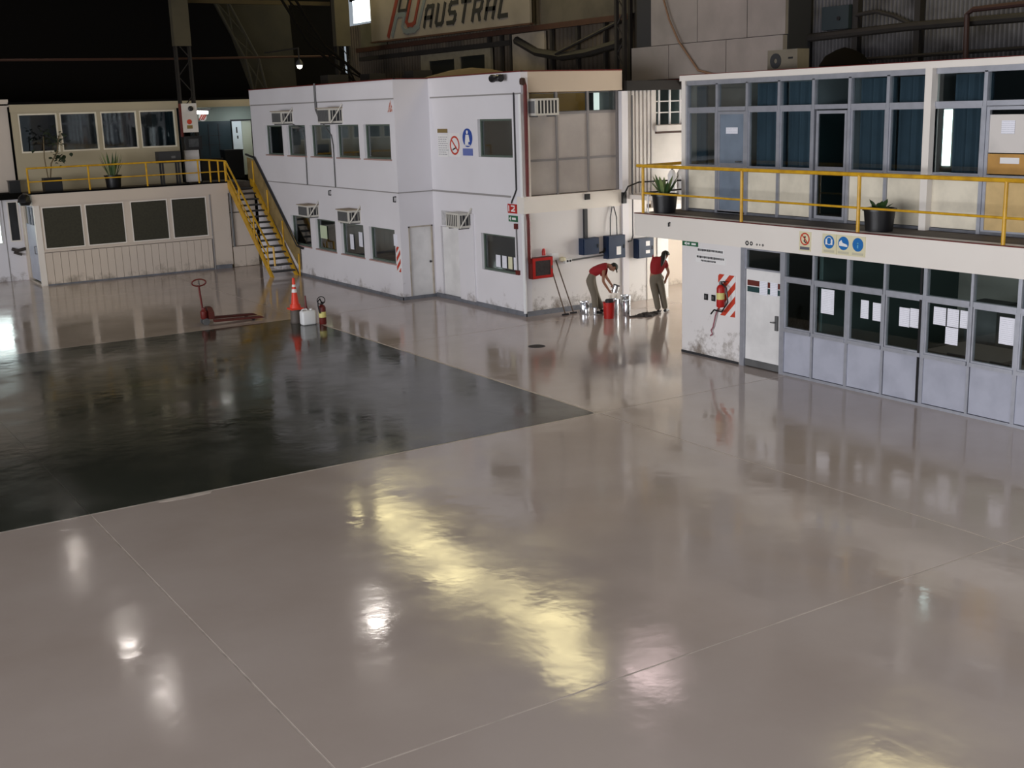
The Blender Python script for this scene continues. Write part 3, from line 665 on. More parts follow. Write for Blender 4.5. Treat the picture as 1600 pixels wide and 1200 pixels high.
# number plate and green exit plate near the corner
t = thing('number_plate', 'small red plate with white 12 near the block corner', 'sign', (X2, 26.45, 2.7))
obj('plate', box(X2 - .015, X2, 26.22, 26.66, 2.68, 2.92), M_RED, t)
b = MB(); b.stroke([(26.60, 2.86), (26.60, 2.74)], .04, 'x', X2 - .018, X2 - .015); b.stroke([(26.48, 2.87), (26.34, 2.87), (26.34, 2.81), (26.48, 2.74), (26.32, 2.74)], .035, 'x', X2 - .018, X2 - .015)
obj('digit', b, M_WSIGN, t)
t = thing('exit_plate', 'small green plate with white marks below the red number plate', 'sign', (X2, 26.4, 2.45))
obj('plate', box(X2 - .015, X2, 26.2, 26.63, 2.46, 2.62), M_GREENS, t)
b = MB(); b.prism([(26.6, 2.54), (26.52, 2.6), (26.52, 2.48)], 'x', X2 - .018, X2 - .015); b.box(X2 - .018, X2 - .015, 26.28, 26.46, 2.51, 2.57); obj('mark', b, M_WSIGN, t)
pipe('conduit', [(X2 - .03, 26.2, 5.75), (X2 - .03, 26.2, 3.3), (X2 - .03, 26.3, 3.15), (X2 - .03, 26.42, 3.0), (X2 - .05, 26.42, 2.94)], .02, M_DGREY, 'thin dark conduit running down the upper corner of the block')
t = thing('fire_alarm_point', 'thin conduit with red end boxes at the block corner', 'conduit', (X2, 26.26, 1.2))
obj('conduit', MB().tube([(X2 - .03, 26.24, 1.18), (X2 - .03, 26.26, 2.4)], .016, 6), M_GREY, t); obj('switch_box', box(X2 - .06, X2, 26.16, 26.3, 1.08, 1.2), M_DRED, t); obj('bell', box(X2 - .06, X2, 26.2, 26.32, 2.28, 2.42), M_DRED, t)
t = thing('fire_main', 'tall red fire main pipe running down the block corner to the hose cabinet', 'pipe', (17.14, YF - .12, 1.5))
obj('riser', MB().tube([(17.10, YF - .09, 6.05), (17.13, YF - .12, 5.9), (17.13, YF - .12, 3.14)], .05, 8), M_DRED, t, True)
obj('riser', MB().tube([(17.13, YF - .08, 2.69), (17.13, YF - .12, 2.5), (17.13, YF - .12, 1.5), (17.2, YF - .12, 1.42)], .05, 8), M_DRED, t, True)
obj('elbow', MB().lathe((17.07, YF - .1, 5.92), [(.03, 0), (.075, .02), (.08, .1), (.07, .16), (.03, .18)], 10), M_RUST, t, True)
pipe('gutter_pipe', [(17.0, YF - .05, 5.7), (17.0, YF - .05, 3.12)], .04, M_WPL, 'white vertical pipe left of the red fire main, upper storey')
pipe('gutter_pipe', [(17.0, YF - .06, 2.69), (17.0, YF - .06, .1)], .045, M_WPL, 'white vertical pipe at the bottom corner of the block')
tag(obj('black_box', box(19.0, 19.16, YF - .06, YF - .02, 2.93, 3.08), M_BLACK), 'tiny black box on the block ledge above the workers', 'box')
# hose cabinet
t = thing('hose_cabinet', 'red fire hose cabinet with dark glass door on the block front', 'cabinet', (17.47, YF, 1.0))
obj('body', box(17.16, 17.80, YF - .2, YF, 1.0, 1.55), M_DRED, t)
d = obj('door', frame_box(MB(), 'y', YF - .225, YF - .2, 17.17, 17.79, 1.01, 1.54, .07), M_RED, t)
obj('door_pane', box(17.24, 17.72, YF - .215, YF - .205, 1.08, 1.47), mat('dark_cabinet_glass', (66, 62, 62), .15, noise=.6, scale=9), d)
obj('latch', box(17.74, 17.78, YF - .24, YF - .225, 1.24, 1.32), M_GREY, d)
tag(obj('alarm_bell', MB().lathe((17.62, YF - .06, 1.575), [(.05, 0), (.05, .12), (.03, .18)], 10), M_RED, None, True), 'small red alarm on the wall above the hose cabinet', 'alarm')
# tap fitting and pipe
t = thing('pipe_fitting', 'white valve and pipe fitting right of the hose cabinet', 'fitting', (18.2, YF, 1.4))
obj('plate', box(17.88, 18.1, YF - .06, YF, 1.42, 1.6), M_WPL, t); obj('valve', MB().lathe((18.2, YF - .08, 1.36), [(.03, 0), (.09, .03), (.09, .1), (.03, .13)], 10), M_IVORY, t, True)
obj('box', box(18.28, 18.5, YF - .09, YF, 1.3, 1.42), M_WPL, t); b = MB(); b.disc(18.36, 1.36, .03, 'y', YF - .1, YF - .09, 10); b.disc(18.45, 1.36, .03, 'y', YF - .1, YF - .09, 10); obj('outlet', b, M_BLACK, t)
pipe('cable_conduit', [(18.5, YF - .04, 1.36), (19.62, YF - .04, 1.4)], .022, M_GREY, 'thin grey conduit running along the block front to the blue boxes')
# electrical boxes
def ebox(label, x0, x1, z0, z1, y, labels, side=None):
    t = thing('electrical_box', label, 'electrical box', ((x0 + x1) / 2, y, z0), 'navy electrical boxes')
    obj('body', box(x0, x1, y - .2, y, z0, z1), M_BLUE, t); obj('door', box(x0 + .02, x1 - .02, y - .225, y - .2, z0 + .02, z1 - .02), M_BLUE, t)
    obj('handle', box(x1 - .08, x1 - .05, y - .24, y - .225, (z0 + z1) / 2 - .05, (z0 + z1) / 2 + .05), M_BLACK, t)
    for a, c, s, e in labels: obj('sticker', box(a, c, y - .23, y - .225, s, e), M_WSIGN, t)
ebox('navy electrical box without sticker, first of the three on the wall', 18.80, 19.33, 1.48, 1.92, YF, [])
ebox('tall navy electrical box with one white sticker, under two cables', 19.62, 20.22, 1.30, 1.92, YF, [(19.9, 20.05, 1.4, 1.62)])
ebox('navy electrical box with two white stickers behind the ponytailed worker', 20.66, 21.22, 1.22, 1.76, YF, [(20.92, 21.06, 1.55, 1.68), (20.92, 21.06, 1.34, 1.43)])
tag(obj('cable_duct', box(18.95, 19.05, YF - .08, YF, 1.92, 2.69), M_DGREY), 'dark flat cable duct above the first blue box', 'cable duct')
pipe('cable', [(19.9, YF - .05, 2.69), (19.82, YF - .07, 2.4), (19.79, YF - .1, 1.92)], .016, M_BLACK, 'left black cable drooping into the tall blue box', 'cable'); pipe('cable', [(19.95, YF - .05, 2.69), (20.03, YF - .07, 2.4), (20.02, YF - .1, 1.92)], .016, M_BLACK, 'right black cable drooping into the tall blue box', 'cable')
pipe('cable', [(19.33, YF - .06, 1.55), (19.42, YF - .1, 1.48), (19.55, YF - .1, 1.5), (19.62, YF - .06, 1.58)], .03, M_BLACK, 'black looped cable between the first two blue boxes', 'cable')

# ------------------------------------------------------------------ wall behind the alley (continues the block front)
aw = thing('alley_wall', 'white wall with corrugated sheets and a window between the two buildings', 'wall', (21, YF, 0))
obj('wall', box(20.28, 21.15, YF + .02, YF + .2, 0, 3.0), M_WHITE2, aw)
obj('pilaster', box(20.26, 20.47, YF - .05, YF + .1, 0, 5.72), M_WHITE, aw)
b = MB(); x = 20.5
while x < 21.3: b.box(x, x + .075, YF - .02, YF + .06, 3.0, 5.72); b.box(x + .075, x + .135, YF + .04, YF + .06, 3.0, 5.72); x += .135
obj('corrugated_sheet', b, M_OFFW, aw)
obj('post', box(21.15, 21.5, YF, YF + .2, 0, 2.55), M_CREAM, aw)
obj('door_post', box(21.5, 21.9, YF - .02, YF + .2, 0, 2.55), M_CLEAN, aw)
obj('sheet_edge', box(21.3, 21.42, YF - .03, YF + .1, 3.0, 5.72), M_OFFW, aw)
b = MB(); holewall(b, 'y', YF + .02, YF + .16, 21.42, 22.9, 2.55, 5.78, [(21.5, 22.7, 4.8, 5.72)]); obj('wall', b, M_OFFW, aw)
fr = obj('window', MB(), M_CLEAN, aw); bm_ = MB()
for x in (21.6, 21.98, 22.36): bm_.box(x - .025, x + .025, YF, YF + .06, 4.8, 5.72)
for z in (5.12, 5.42): bm_.box(21.5, 22.7, YF + .02, YF + .06, z - .015, z + .015)
bpy.data.objects.remove(fr); fr = obj('window', bm_, M_CLEAN, aw); obj('pane', box(21.5, 22.7, YF + .03, YF + .04, 4.8, 5.72), M_DGLASS, fr)
obj('backing', box(21.3, 22.9, YF + .5, YF + .55, 4.4, 5.8), M_ROOM, aw)
obj('window_ledge', box(21.42, 22.9, YF - .1, YF + .02, 4.62, 4.78), M_OFFW, aw)
obj('ledge_bracket', box(21.45, 22.4, YF - .06, YF + .02, 4.56, 4.62), M_RUST, aw)
obj('beam', box(20.4, 23.2, YF - .1, YF + .2, 5.72, 5.98), M_BEAM, aw)
# recess beyond the opening
obj('recess_wall', box(21.9, 26, 27.6, 27.7, 0, 2.6), M_BEIGE, aw); obj('recess_post', box(22.45, 22.62, 27.3, 27.5, 0, 2.5), mat('rusty_streak', (150, 116, 88), .8, noise=.6, scale=6), aw)
obj('lintel', box(21.9, 26, YF, YF + .2, 2.45, 2.6), M_CREAM, aw)
pipe('wall_pipe', [(20.6, YF - .06, 5.6), (20.6, YF - .06, 1.85), (20.55, YF - .06, 1.72), (20.42, YF - .08, 1.7)], .022, M_GREY, 'thin grey pipe running down the alley wall and hooking left')
pipe('cable', [(20.25, YF - .1, 2.95), (20.4, YF - .12, 3.2), (20.7, YF - .2, 3.3), (21.1, YF - 1.0, 3.35), (21.3, YF - 2.5, 3.4)], .022, M_BLACK, 'black cable strung from the block ledge to the balcony', 'cable')
tag(obj('cable_box', box(20.24, 20.36, YF - .1, YF - .02, 2.75, 3.05), M_BLACK), 'black junction box at the end of the block ledge', 'box')
for k, x in enumerate((20.95, 21.25)):
    t = thing('gas_cylinder', ['left', 'right'][k] + ' white gas cylinder standing behind the balcony corner', 'cylinder', (x, 24.6, 2.97))
    obj('body', MB().lathe((x, 24.6, 2.97), [(.11, 0), (.12, .03), (.12, .55), (.08, .64), (.04, .68)], 14), M_WPL, t, True); obj('valve', MB().lathe((x, 24.6, 3.65), [(.03, 0), (.03, .08)], 8), M_GREY, t)
struct(obj('trim_1', box(20.5, 22.4, 24.4, YF, 2.85, 2.97), M_CREAM))
struct(obj('wall_alley', box(26.0, 26.1, 19.0, 28.0, 0, 6.0), M_WHITE))
struct(obj('wall_alley', box(22.5, 26.0, 19.5, 19.7, 0, 6.0), M_WHITE))
struct(obj('assumed_alley_opening', box(25.95, 26.0, 20.6, 25.2, .3, 3.3), M_ALLEY))  # assumed opening, out of view; its glow lights the alley floor and wall
struct(obj('ceiling_alley', box(23.2, 26.2, 19.0, 28.2, 5.9, 6.0), M_SOOT))

# ------------------------------------------------------------------ right office building
rb = thing('glazed_offices', 'two storey aluminium glazed offices with a balcony walkway on the right', 'building', (18, 15, 0))
RX = 17.16; UX = 18.3; YE = 3.2
obj('wall', box(RX, RX + .15, 17.98, 19.82, 0, 2.47), M_WHITE2, rb)
obj('wall', box(RX + .15, 22.5, 19.67, 19.82, 0, 2.6), M_WHITE2, rb)
obj('skirting', box(RX - .012, RX, 18.02, 19.83, 0, .05), M_DGREY, rb)
obj('fascia', box(RX - .02, RX + .25, YE, 21.45, 2.46, 2.97), M_CREAM, rb)
obj('balcony_slab', box(RX + .25, 22.5, YE, 19.82, 2.6, 2.965), M_WALK, rb); obj('balcony_slab', box(RX + .25, 20.6, 19.82, 21.42, 2.62, 2.965), M_WALK, rb)
obj('balcony_edge', box(20.4, 20.65, 19.82, 21.45, 2.46, 2.97), M_CREAM, rb)
obj('edge_strip', box(RX - .024, RX + .04, YE, 21.45, 2.955, 2.972), M_DRED, rb)
ML = [16.80, 16.01, 15.15, 14.30, 13.42, 12.47, 11.58, 10.68, 9.78, 8.88, 7.98, 7.08, 6.18, 5.28, 4.38, 3.4]
b = MB(); b.box(RX - .02, RX + .1, 17.86, 17.98, 0, 2.46); b.box(RX - .02, RX + .1, 16.74, 16.86, 0, 2.46); obj('door_frame', b, M_ALU, rb)
for k, y in enumerate(ML[1:]):
    w_ = .07 if k in (1, 3, 5) else .05
    obj('mullion', box(RX - .01, RX + .08, y - w_ / 2, y + w_ / 2, .05, 2.46), M_ALU, rb)
obj('dark_joint', box(RX - .014, RX - .008, 13.475, 13.52, .05, 2.46), M_BLACK, rb)
obj('plinth', box(RX - .015, RX + .1, YE, 16.74, 0, .05), M_ALU, rb)
for k, (c, a) in enumerate(zip(ML, ML[1:])):
    a2 = a + .035; c2 = c - .035 if k else c - .06
    obj('kick_panel', box(RX + .01, RX + .05, a2, c2, .06, .88), M_GPANEL, rb)
    fr = MB(); fr.box(RX - .03, RX + .09, a2, c2, .88, .95); fr.box(RX - .015, RX + .08, a2, c2, 1.90, 1.985)
    frame_box(fr, 'x', RX + .0, RX + .06, a2, c2, .95, 1.90, .03); fr = obj('window', fr, M_ALU, rb)
    obj('pane', box(RX + .03, RX + .036, a2 + .03, c2 - .03, .98, 1.87), M_GLASS, fr); obj('pane', box(RX + .03, RX + .036, a2, c2, 1.985, 2.46), M_GLASS, fr)
d = obj('door', box(RX + .02, RX + .06, 16.87, 17.85, .16, 2.03), M_CLEAN, rb)
obj('kick_plate', box(RX + .01, RX + .06, 16.87, 17.85, .02, .16), M_GREY, d)
obj('handle', box(RX - .02, RX + .02, 16.92, 16.99, .86, 1.16), M_GREY, d); obj('lever', MB().tube([(RX - .02, 16.96, 1.03), (RX - .07, 16.96, 1.03), (RX - .07, 17.06, 1.03)], .014, 6), M_GREY, d)
obj('red_stripe', box(RX + .014, RX + .02, 16.9, 17.81, 1.70, 1.81), M_LOGO_R, d); obj('green_stripe', box(RX + .014, RX + .02, 16.9, 17.81, 1.57, 1.68), mat('dark_teal_stripe', (30, 62, 62), .5), d)
fr = obj('window', frame_box(MB(), 'x', RX, RX + .07, 16.86, 17.86, 2.03, 2.46, .035), M_ALU, rb); obj('pane', box(RX + .03, RX + .036, 16.9, 17.82, 2.07, 2.42), M_GLASS, fr)
# lower room
b = MB(); b.box(21.4, 21.5, YE, 19.6, 0, 2.6); obj('inner_wall', b, mat('inner_pale_wall', (150, 146, 138), .9), rb)
obj('partition', box(RX + .15, 21.4, 15.9, 16.0, 0, 2.55), mat('partition_teal', (64, 78, 76), .8), rb)
obj('inner_ceiling', box(RX + .26, 21.4, YE, 19.6, 2.56, 2.6), M_ROOM, rb)
obj('end_wall', box(RX, 22.5, YE - .1, YE, 0, 5.9), M_WHITE, rb)
# upper storey
obj('roof_edge', box(UX - .12, UX + .3, YE, 21.1, 5.84, 5.96), M_CREAM, rb); obj('roof_slab', box(UX + .3, 22.8, YE, 21.05, 5.84, 5.93), M_DIRT, rb)
obj('roof_trim', box(UX - .125, UX - .05, YE, 21.1, 5.96, 5.975), M_DRED, rb)
obj('end_post', box(UX - .06, UX + .12, 20.98, 21.1, 2.97, 5.84), M_CREAM, rb); obj('end_wall', box(UX + .12, 22.5, 20.98, 21.08, 2.97, 5.84), M_OFFW, rb)
MU = [20.96, 19.98, 19.05, 18.12, 17.18, 16.25, 15.33, 14.35, 13.25, 12.25, 11.3, 10.35, 9.4, 8.45, 7.5, 6.55, 5.6, 4.65, 3.5]
for k, y in enumerate(MU):
    if k == 7: obj('column', box(UX - .14, UX + .08, y - .075, y + .075, 2.97, 5.84), M_CREAM, rb)
    else: obj('mullion', box(UX - .03, UX + .07, y - .035, y + .035, 2.97, 5.76), M_ALU, rb)
obj('head_rail', box(UX - .03, UX + .08, YE, 20.96, 5.74, 5.84), M_ALU, rb)
obj('plinth', box(UX - .02, UX + .08, YE, 20.96, 2.97, 3.02), M_SKIRT, rb)
KIND = {1: 'door', 4: 'dark', 8: 'door2'}
for k, (c, a) in enumerate(zip(MU, MU[1:])):
    a2, c2 = a + .04, c - .04; kd = KIND.get(k, 'win')
    fr = MB(); fr.box(UX - .03, UX + .08, a2, c2, 5.17, 5.26)
    if kd == 'win':
        z0 = 3.98; fr.box(UX - .05, UX + .08, a2, c2, z0 - .07, z0); frame_box(fr, 'x', UX - .01, UX + .05, a2, c2, z0, 5.17, .035)
        obj('kick_panel', box(UX + .005, UX + .05, a2, c2, 3.03, z0 - .07), M_CPANEL, rb)
    fr = obj('window', fr, M_ALU, rb)
    obj('pane', box(UX + .02, UX + .026, a2, c2, 5.26, 5.74), M_GLASS, fr)
    if kd == 'win': obj('pane', box(UX + .02, UX + .026, a2 + .035, c2 - .035, 4.015, 5.135), M_GLASS, fr)
    if kd == 'door':
        d = obj('door', box(UX, UX + .05, a2 + .06, c2 - .06, 3.04, 5.1), M_BDOOR, rb); obj('rail', box(UX - .008, UX, a2 + .06, c2 - .06, 3.98, 4.06), M_ALU, d)
        obj('handle', MB().tube([(UX, a2 + .13, 4.1), (UX - .06, a2 + .13, 4.1), (UX - .06, a2 + .25, 4.1)], .016, 6), M_GREY, d)
        obj('door_frame', frame_box(MB(), 'x', UX - .02, UX + .06, a2, c2, 2.99, 5.16, .06), M_ALU, rb)
    if kd == 'dark':
        d = obj('door', frame_box(MB(), 'x', UX, UX + .05, a2 + .03, c2 - .03, 3.02, 5.14, .06), M_ALU, rb); obj('rail', box(UX, UX + .05, a2 + .09, c2 - .09, 3.97, 4.05), M_ALU, d)
        obj('door_pane', box(UX + .02, UX + .026, a2 + .09, c2 - .09, 3.08, 3.97), M_DGLASS, d); obj('door_pane', box(UX + .02, UX + .026, a2 + .09, c2 - .09, 4.05, 5.08), M_DGLASS, d)
    if kd == 'door2':
        d = obj('door', frame_box(MB(), 'x', UX - .01, UX + .05, a2, c2, 2.99, 5.16, .06), M_ALU, rb)
        obj('upper_board', box(UX + .01, UX + .04, a2 + .06, c2 - .06, 4.38, 5.02), M_OFFW, d); obj('tan_board', box(UX + .008, UX + .04, a2 + .06, c2 - .06, 4.02, 4.36), M_WOOD, d)
        obj('rail', box(UX - .01, UX + .04, a2 + .06, c2 - .06, 3.9, 4.0), M_ALU, d); obj('lower_board', box(UX + .008, UX + .04, a2 + .06, c2 - .06, 3.05, 3.9), mat('pale_tan_board', (206, 176, 122), .6, noise=.3), d)
        obj('card', box(UX + .002, UX + .008, a2 + .25, a2 + .62, 4.2, 4.3), M_WSIGN, d)
b = MB(); b.box(21.4, 21.5, YE, 20.9, 2.97, 5.84); b.box(UX + .1, 21.4, 17.16, 17.2, 2.97, 5.8); b.box(UX + .1, 21.4, 16.22, 16.26, 2.97, 5.8); obj('inner_wall', b, mat('upper_inner_wall', (130, 136, 140), .9), rb)
# curtains
def curtain(label, y0, y1, x=UX + .25, z0=3.6, z1=5.72, m=None):
    b = MB(); n = 40; vs = []; fs = []
    for i in range(n + 1):
        u = y0 + (y1 - y0) * i / n; o = .045 * math.sin(i * 1.25) + .02 * math.sin(i * .5)
        for z in (z0, z1): vs.append((x + o, u, z))
    for i in range(n): fs.append((2 * i, 2 * i + 2, 2 * i + 3, 2 * i + 1))
    nv = len(vs); vs += [(v[0] + .012, v[1], v[2]) for v in vs]; fs += [tuple(nv + q for q in reversed(f)) for f in fs] + [(2 * i, nv + 2 * i, nv + 2 * i + 2, 2 * i + 2) for i in range(n)]
    return tag(obj('curtain', b.add(vs, fs), m or M_CURT, None, True), label, 'curtain', 'blue curtains behind the upper office windows')
curtain('blue curtain in the first window right of the grey upper door', 18.16, 19.0)
curtain('blue curtain in the window just left of the black doorway', 17.22, 18.08)
curtain('blue curtain in the window just right of the black doorway', 15.37, 16.2)
curtain('blue curtain in the window left of the cream column', 14.45, 15.28)
curtain('blue curtain in the window right of the cream column, right of the added glowing strip', 13.3, 14.06)
struct(obj('added_glow_strip', box(19.58, 19.6, 14.9, 15.08, 4.05, 5.1), M_DAY)); struct(obj('added_strip_backing', box(19.6, 19.68, 14.3, 16.2, 2.97, 5.8), M_ROOM))  # added glowing strip and backing, imitating a bright reflection in the glass
curtain('narrow blue curtain at the edge of the first upper window', 20.62, 20.9, z0=3.6)
curtain('blue curtain in the second window beyond the tan boarded door', 11.34, 12.2)
# bright strip: an added glowing box seen past the curtain edge
paper('small notice on the grey blue upper door', UX - .004, 19.33, 19.70, 4.69, 4.82, curl=.004)
paper('notice on the white part of the tan boarded upper door', UX + .006, 12.66, 12.92, 4.70, 4.92, curl=.004)
# papers on the lower glazing
for lb, a, c, s, e in (('paper alone on the second lower pane right of the white door', 15.49, 15.82, 1.37, 1.84),
                       ('left small folded paper in the third lower pane from the white door', 14.66, 14.85, 1.40, 1.74), ('right paper in the third lower pane from the white door', 14.34, 14.57, 1.39, 1.72),
                       ('left half of the double notice left of the dark joint', 13.74, 13.97, 1.37, 1.71), ('right half of the double notice left of the dark joint', 13.51, 13.735, 1.38, 1.72),
                       ('left paper of the top row of three right of the dark joint', 12.98, 13.24, 1.50, 1.81), ('middle paper of the top row of three right of the dark joint', 12.72, 12.96, 1.50, 1.81),
                       ('right paper of the top row of three right of the dark joint', 12.48, 12.70, 1.51, 1.81), ('single paper hanging below the top row of three', 12.72, 12.98, 1.19, 1.485),
                       ('large paper on the pane with the grey appliance behind it', 11.63, 11.94, 1.35, 1.80)):
    paper(lb, RX + .026, a, c, s, e, curl=.008)
paper('left paper over the stripes on the white ground floor door', RX + .012, 17.23, 17.46, 1.54, 1.82, curl=.004); paper('right paper over the stripes on the white ground floor door', RX + .012, 16.95, 17.16, 1.55, 1.82, curl=.004)
# furniture in the lower room
def table(x0, x1, y0, y1, label):
    t = thing('table', label, 'table', ((x0 + x1) / 2, (y0 + y1) / 2, 0)); obj('table_top', box(x0, x1, y0, y1, .72, .76), M_TABLE, t)
    for x in (x0 + .06, x1 - .06):
        for y in (y0 + .06, y1 - .06): obj('leg', box(x - .025, x + .025, y - .025, y + .025, 0, .72), M_DGREY, t)
table(18.2, 19.4, 12.6, 14.2, 'brown topped table behind the pane with the double notice'); table(18.0, 19.0, 10.6, 12.2, 'brown topped table behind the pane with the large paper')
def chair(x, y, label, rz=0):
    t = thing('office_chair', label, 'chair', (x, y, 0), 'metal framed chairs inside the lower glazed room')
    obj('seat', box(x - .2, x + .2, y - .2, y + .2, .43, .47), M_DGREY, t); obj('backrest', box(x - .22, x - .19, y - .19, y + .19, .62, .95), M_DGREY, t)
    for sx in (-.18, .18):
        for sy in (-.18, .18): obj('leg', MB().tube([(x + sx, y + sy, 0), (x + sx, y + sy, .43 if sx > 0 else .95)], .018, 6), M_TIN, t)
chair(17.75, 13.0, 'metal framed chair behind the pane with three papers'); chair(17.7, 12.1, 'metal framed chair behind the mullion right of three papers'); chair(17.65, 11.3, 'metal framed chair behind the pane with the large paper'); chair(17.7, 10.4, 'metal framed chair nearest the picture edge in the lower room')
t = thing('appliance', 'grey box shaped appliance standing inside behind the large paper', 'appliance', (20.2, 14.2, 0)); obj('body', box(19.9, 20.5, 13.9, 14.6, 0, 1.35), M_GREY, t); obj('lid', box(19.88, 20.52, 13.88, 14.62, 1.35, 1.42), M_DGREY, t)
t = thing('inner_door', 'pale inner door frame seen through the third lower pane', 'door', (20.9, 18.0, 0)); obj('leaf', box(20.9, 20.95, 17.6, 18.3, 0.0, 2.0), M_ROOM, t); obj('door_frame', frame_box(MB(), 'x', 20.88, 20.97, 17.5, 18.4, 0, 2.1, .08), M_CPANEL, t)

# end wall furnishings
def sign_lines(b, x, y_left, y_right, z, hgt, x_th=.002):
    u = y_left
    while u > y_right + .03:
        L = random.uniform(.02, .045); b.box(x - x_th, x, max(u - L, y_right), u, z - hgt * random.uniform(.8, 1), z); u -= L + .012
t = thing('exit_sign', 'small green sign with white marks at the top of the white end wall', 'sign', (RX, 19.55, 2.42)); obj('plate', box(RX - .012, RX, 19.3, 19.8, 2.36, 2.46), M_GREENS, t)
b = MB(); b.box(RX - .015, RX - .012, 19.36, 19.5, 2.39, 2.43); b.prism([(19.74, 2.41), (19.66, 2.45), (19.66, 2.37)], 'x', RX - .015, RX - .012); b.box(RX - .015, RX - .012, 19.56, 19.64, 2.39, 2.43); obj('mark', b, M_WSIGN, t)
t = thing('lettered_plate', 'upper of two white lettered plates on the white end wall', 'sign', (RX, 18.9, 2.25)); obj('plate', box(RX - .01, RX, 18.5, 19.33, 2.25, 2.35), M_WSIGN, t); b = MB(); sign_lines(b, RX - .01, 19.3, 18.53, 2.33, .05); obj('print', b, M_INK, t)
t = thing('lettered_plate', 'lower of two white lettered plates on the white end wall', 'sign', (RX, 18.9, 2.04)); obj('plate', box(RX - .01, RX, 18.44, 19.36, 2.04, 2.2), M_WSIGN, t); b = MB(); sign_lines(b, RX - .01, 19.33, 18.47, 2.18, .05); sign_lines(b, RX - .01, 19.2, 18.7, 2.1, .04); obj('print', b, M_INK, t)
for lb, y in (('left black wall switch on the white end wall', 19.03), ('right black wall switch on the white end wall', 18.80)):
    t = thing('wall_switch', lb, 'switch', (RX, y, 1.3)); obj('plate', box(RX - .02, RX, y - .055, y + .055, 1.25, 1.38), M_BLACK, t); obj('rocker', box(RX - .028, RX - .02, y - .025, y + .025, 1.28, 1.35), M_GREY, t)
stripes_board('hazard_board', 'x', RX, 18.13, 18.65, .98, 1.85, 'white board with slanting red bands behind the fire extinguisher', .30, .15)
def extinguisher(label, x, y, z, r, h, m, hose, hung=True):
    t = thing('fire_extinguisher', label, 'fire extinguisher', (x, y, z))
    obj('cylinder', MB().lathe((x, y, z), [(r * .9, 0), (r, .02), (r, h * .72), (r * .8, h * .8), (r * .35, h * .86)], 16), m, t, True)
    obj('valve', MB().lathe((x, y, z + h * .86), [(r * .35, 0), (r * .4, .03), (r * .3, .07)], 10), M_GREY, t, True)
    obj('handle', MB().tube([(x, y, z + h * .95), (x + .02, y - .08, z + h * .98), (x + .02, y - .13, z + h * .97)], .014, 6), M_BLACK, t)
    obj('label_band', MB().lathe((x, y, z), [(r * 1.012, h * .30), (r * 1.012, h * .55)], 16, cap=False), mat('yellow_label', (206, 196, 120), .5), t, True)
    obj('hose', MB().tube(hose, .018, 7), M_BLACK, t, True)
    return t
extinguisher('red fire extinguisher hung on the red striped board', RX - .13, 18.45, 1.18, .085, .55, M_RED, [(RX - .13, 18.42, 1.68), (RX - .13, 18.28, 1.6), (RX - .12, 18.24, 1.3), (RX - .14, 18.4, 1.08), (RX - .15, 18.62, 1.1), (RX - .15, 18.72, 1.0)])
tag(obj('ribbon', MB().tube([(RX - .06, 18.6, 1.12), (RX - .06, 18.68, .95), (RX - .05, 18.76, .7), (RX - .05, 18.82, .62), (RX - .05, 18.78, .55), (RX - .05, 18.84, .5)], .016, 6), mat('pinkish_ribbon', (150, 96, 104), .8)), 'dull pink strap dangling below the hung extinguisher', 'strap')
# fascia marks and signs
b = MB()
for (y, z, L) in ((17.8, 2.56, .07), (17.68, 2.56, .06), (17.52, 2.55, .03), (17.44, 2.55, .025), (17.35, 2.55, .035)):
    b.ring(y, z, L * .35, L * .7, 'x', RX - .026, RX - .02, 10)
tag(obj('scrawl', b, M_INK), 'small black scrawled marks on the fascia above the white door', 'writing')
t = thing('no_entry_sign', 'ivory sign with a red ringed prohibition on the fascia', 'sign', (RX, 16.22, 2.55)); obj('board', box(RX - .032, RX - .02, 16.07, 16.37, 2.53, 2.9), M_IVORY, t); obj('ring', MB().ring(16.22, 2.76, .095, .12, 'x', RX - .038, RX - .032), M_RING, t); obj('slash', MB().stroke([(16.30, 2.84), (16.14, 2.68)], .022, 'x', RX - .037, RX - .032), M_RING, t)
b = MB(); b.disc(16.22, 2.80, .018, 'x', RX - .036, RX - .032, 10); b.stroke([(16.22, 2.78), (16.24, 2.72), (16.19, 2.69)], .022, 'x', RX - .036, RX - .032); obj('figure', b, M_INK, t)
obj('caption', box(RX - .036, RX - .032, 16.1, 16.34, 2.555, 2.61), M_PRINT, t)
for k, y in enumerate((15.61, 15.26, 14.92)):
    t = thing('mandatory_sign', ['left', 'middle', 'right'][k] + ' of three ivory signs with blue discs on the fascia', 'sign', (RX, y, 2.55), 'blue disc signs on the fascia')
    obj('board', box(RX - .032, RX - .02, y - .17, y + .17, 2.53, 2.9), M_IVORY, t); obj('disc', MB().disc(y, 2.75, .125, 'x', RX - .037, RX - .032), M_LBLUE, t)
    b = MB()
    if k == 0: b.box(RX - .041, RX - .037, y + .045, y + .085, 2.70, 2.80); b.box(RX - .041, RX - .037, y - .085, y - .045, 2.70, 2.80); b.ring(y, 2.77, .062, .075, 'x', RX - .040, RX - .037, 16)
    elif k == 1: b.prism([(y + .1, 2.70), (y + .1, 2.77), (y + .05, 2.81), (y + .02, 2.76), (y - .09, 2.73), (y - .1, 2.69)], 'x', RX - .041, RX - .037)
    else: b.disc(y, 2.77, .02, 'x', RX - .041, RX - .037, 10); b.stroke([(y, 2.75), (y, 2.70)], .03, 'x', RX - .041, RX - .037)
    obj('figure', b, M_WSIGN if k < 2 else mat('pale_blue', (90, 160, 200), .5), t)
    obj('caption', box(RX - .036, RX - .032, y - .13, y + .13, 2.555, 2.60), mat('pale_caption', (190, 184, 160), .6), t)
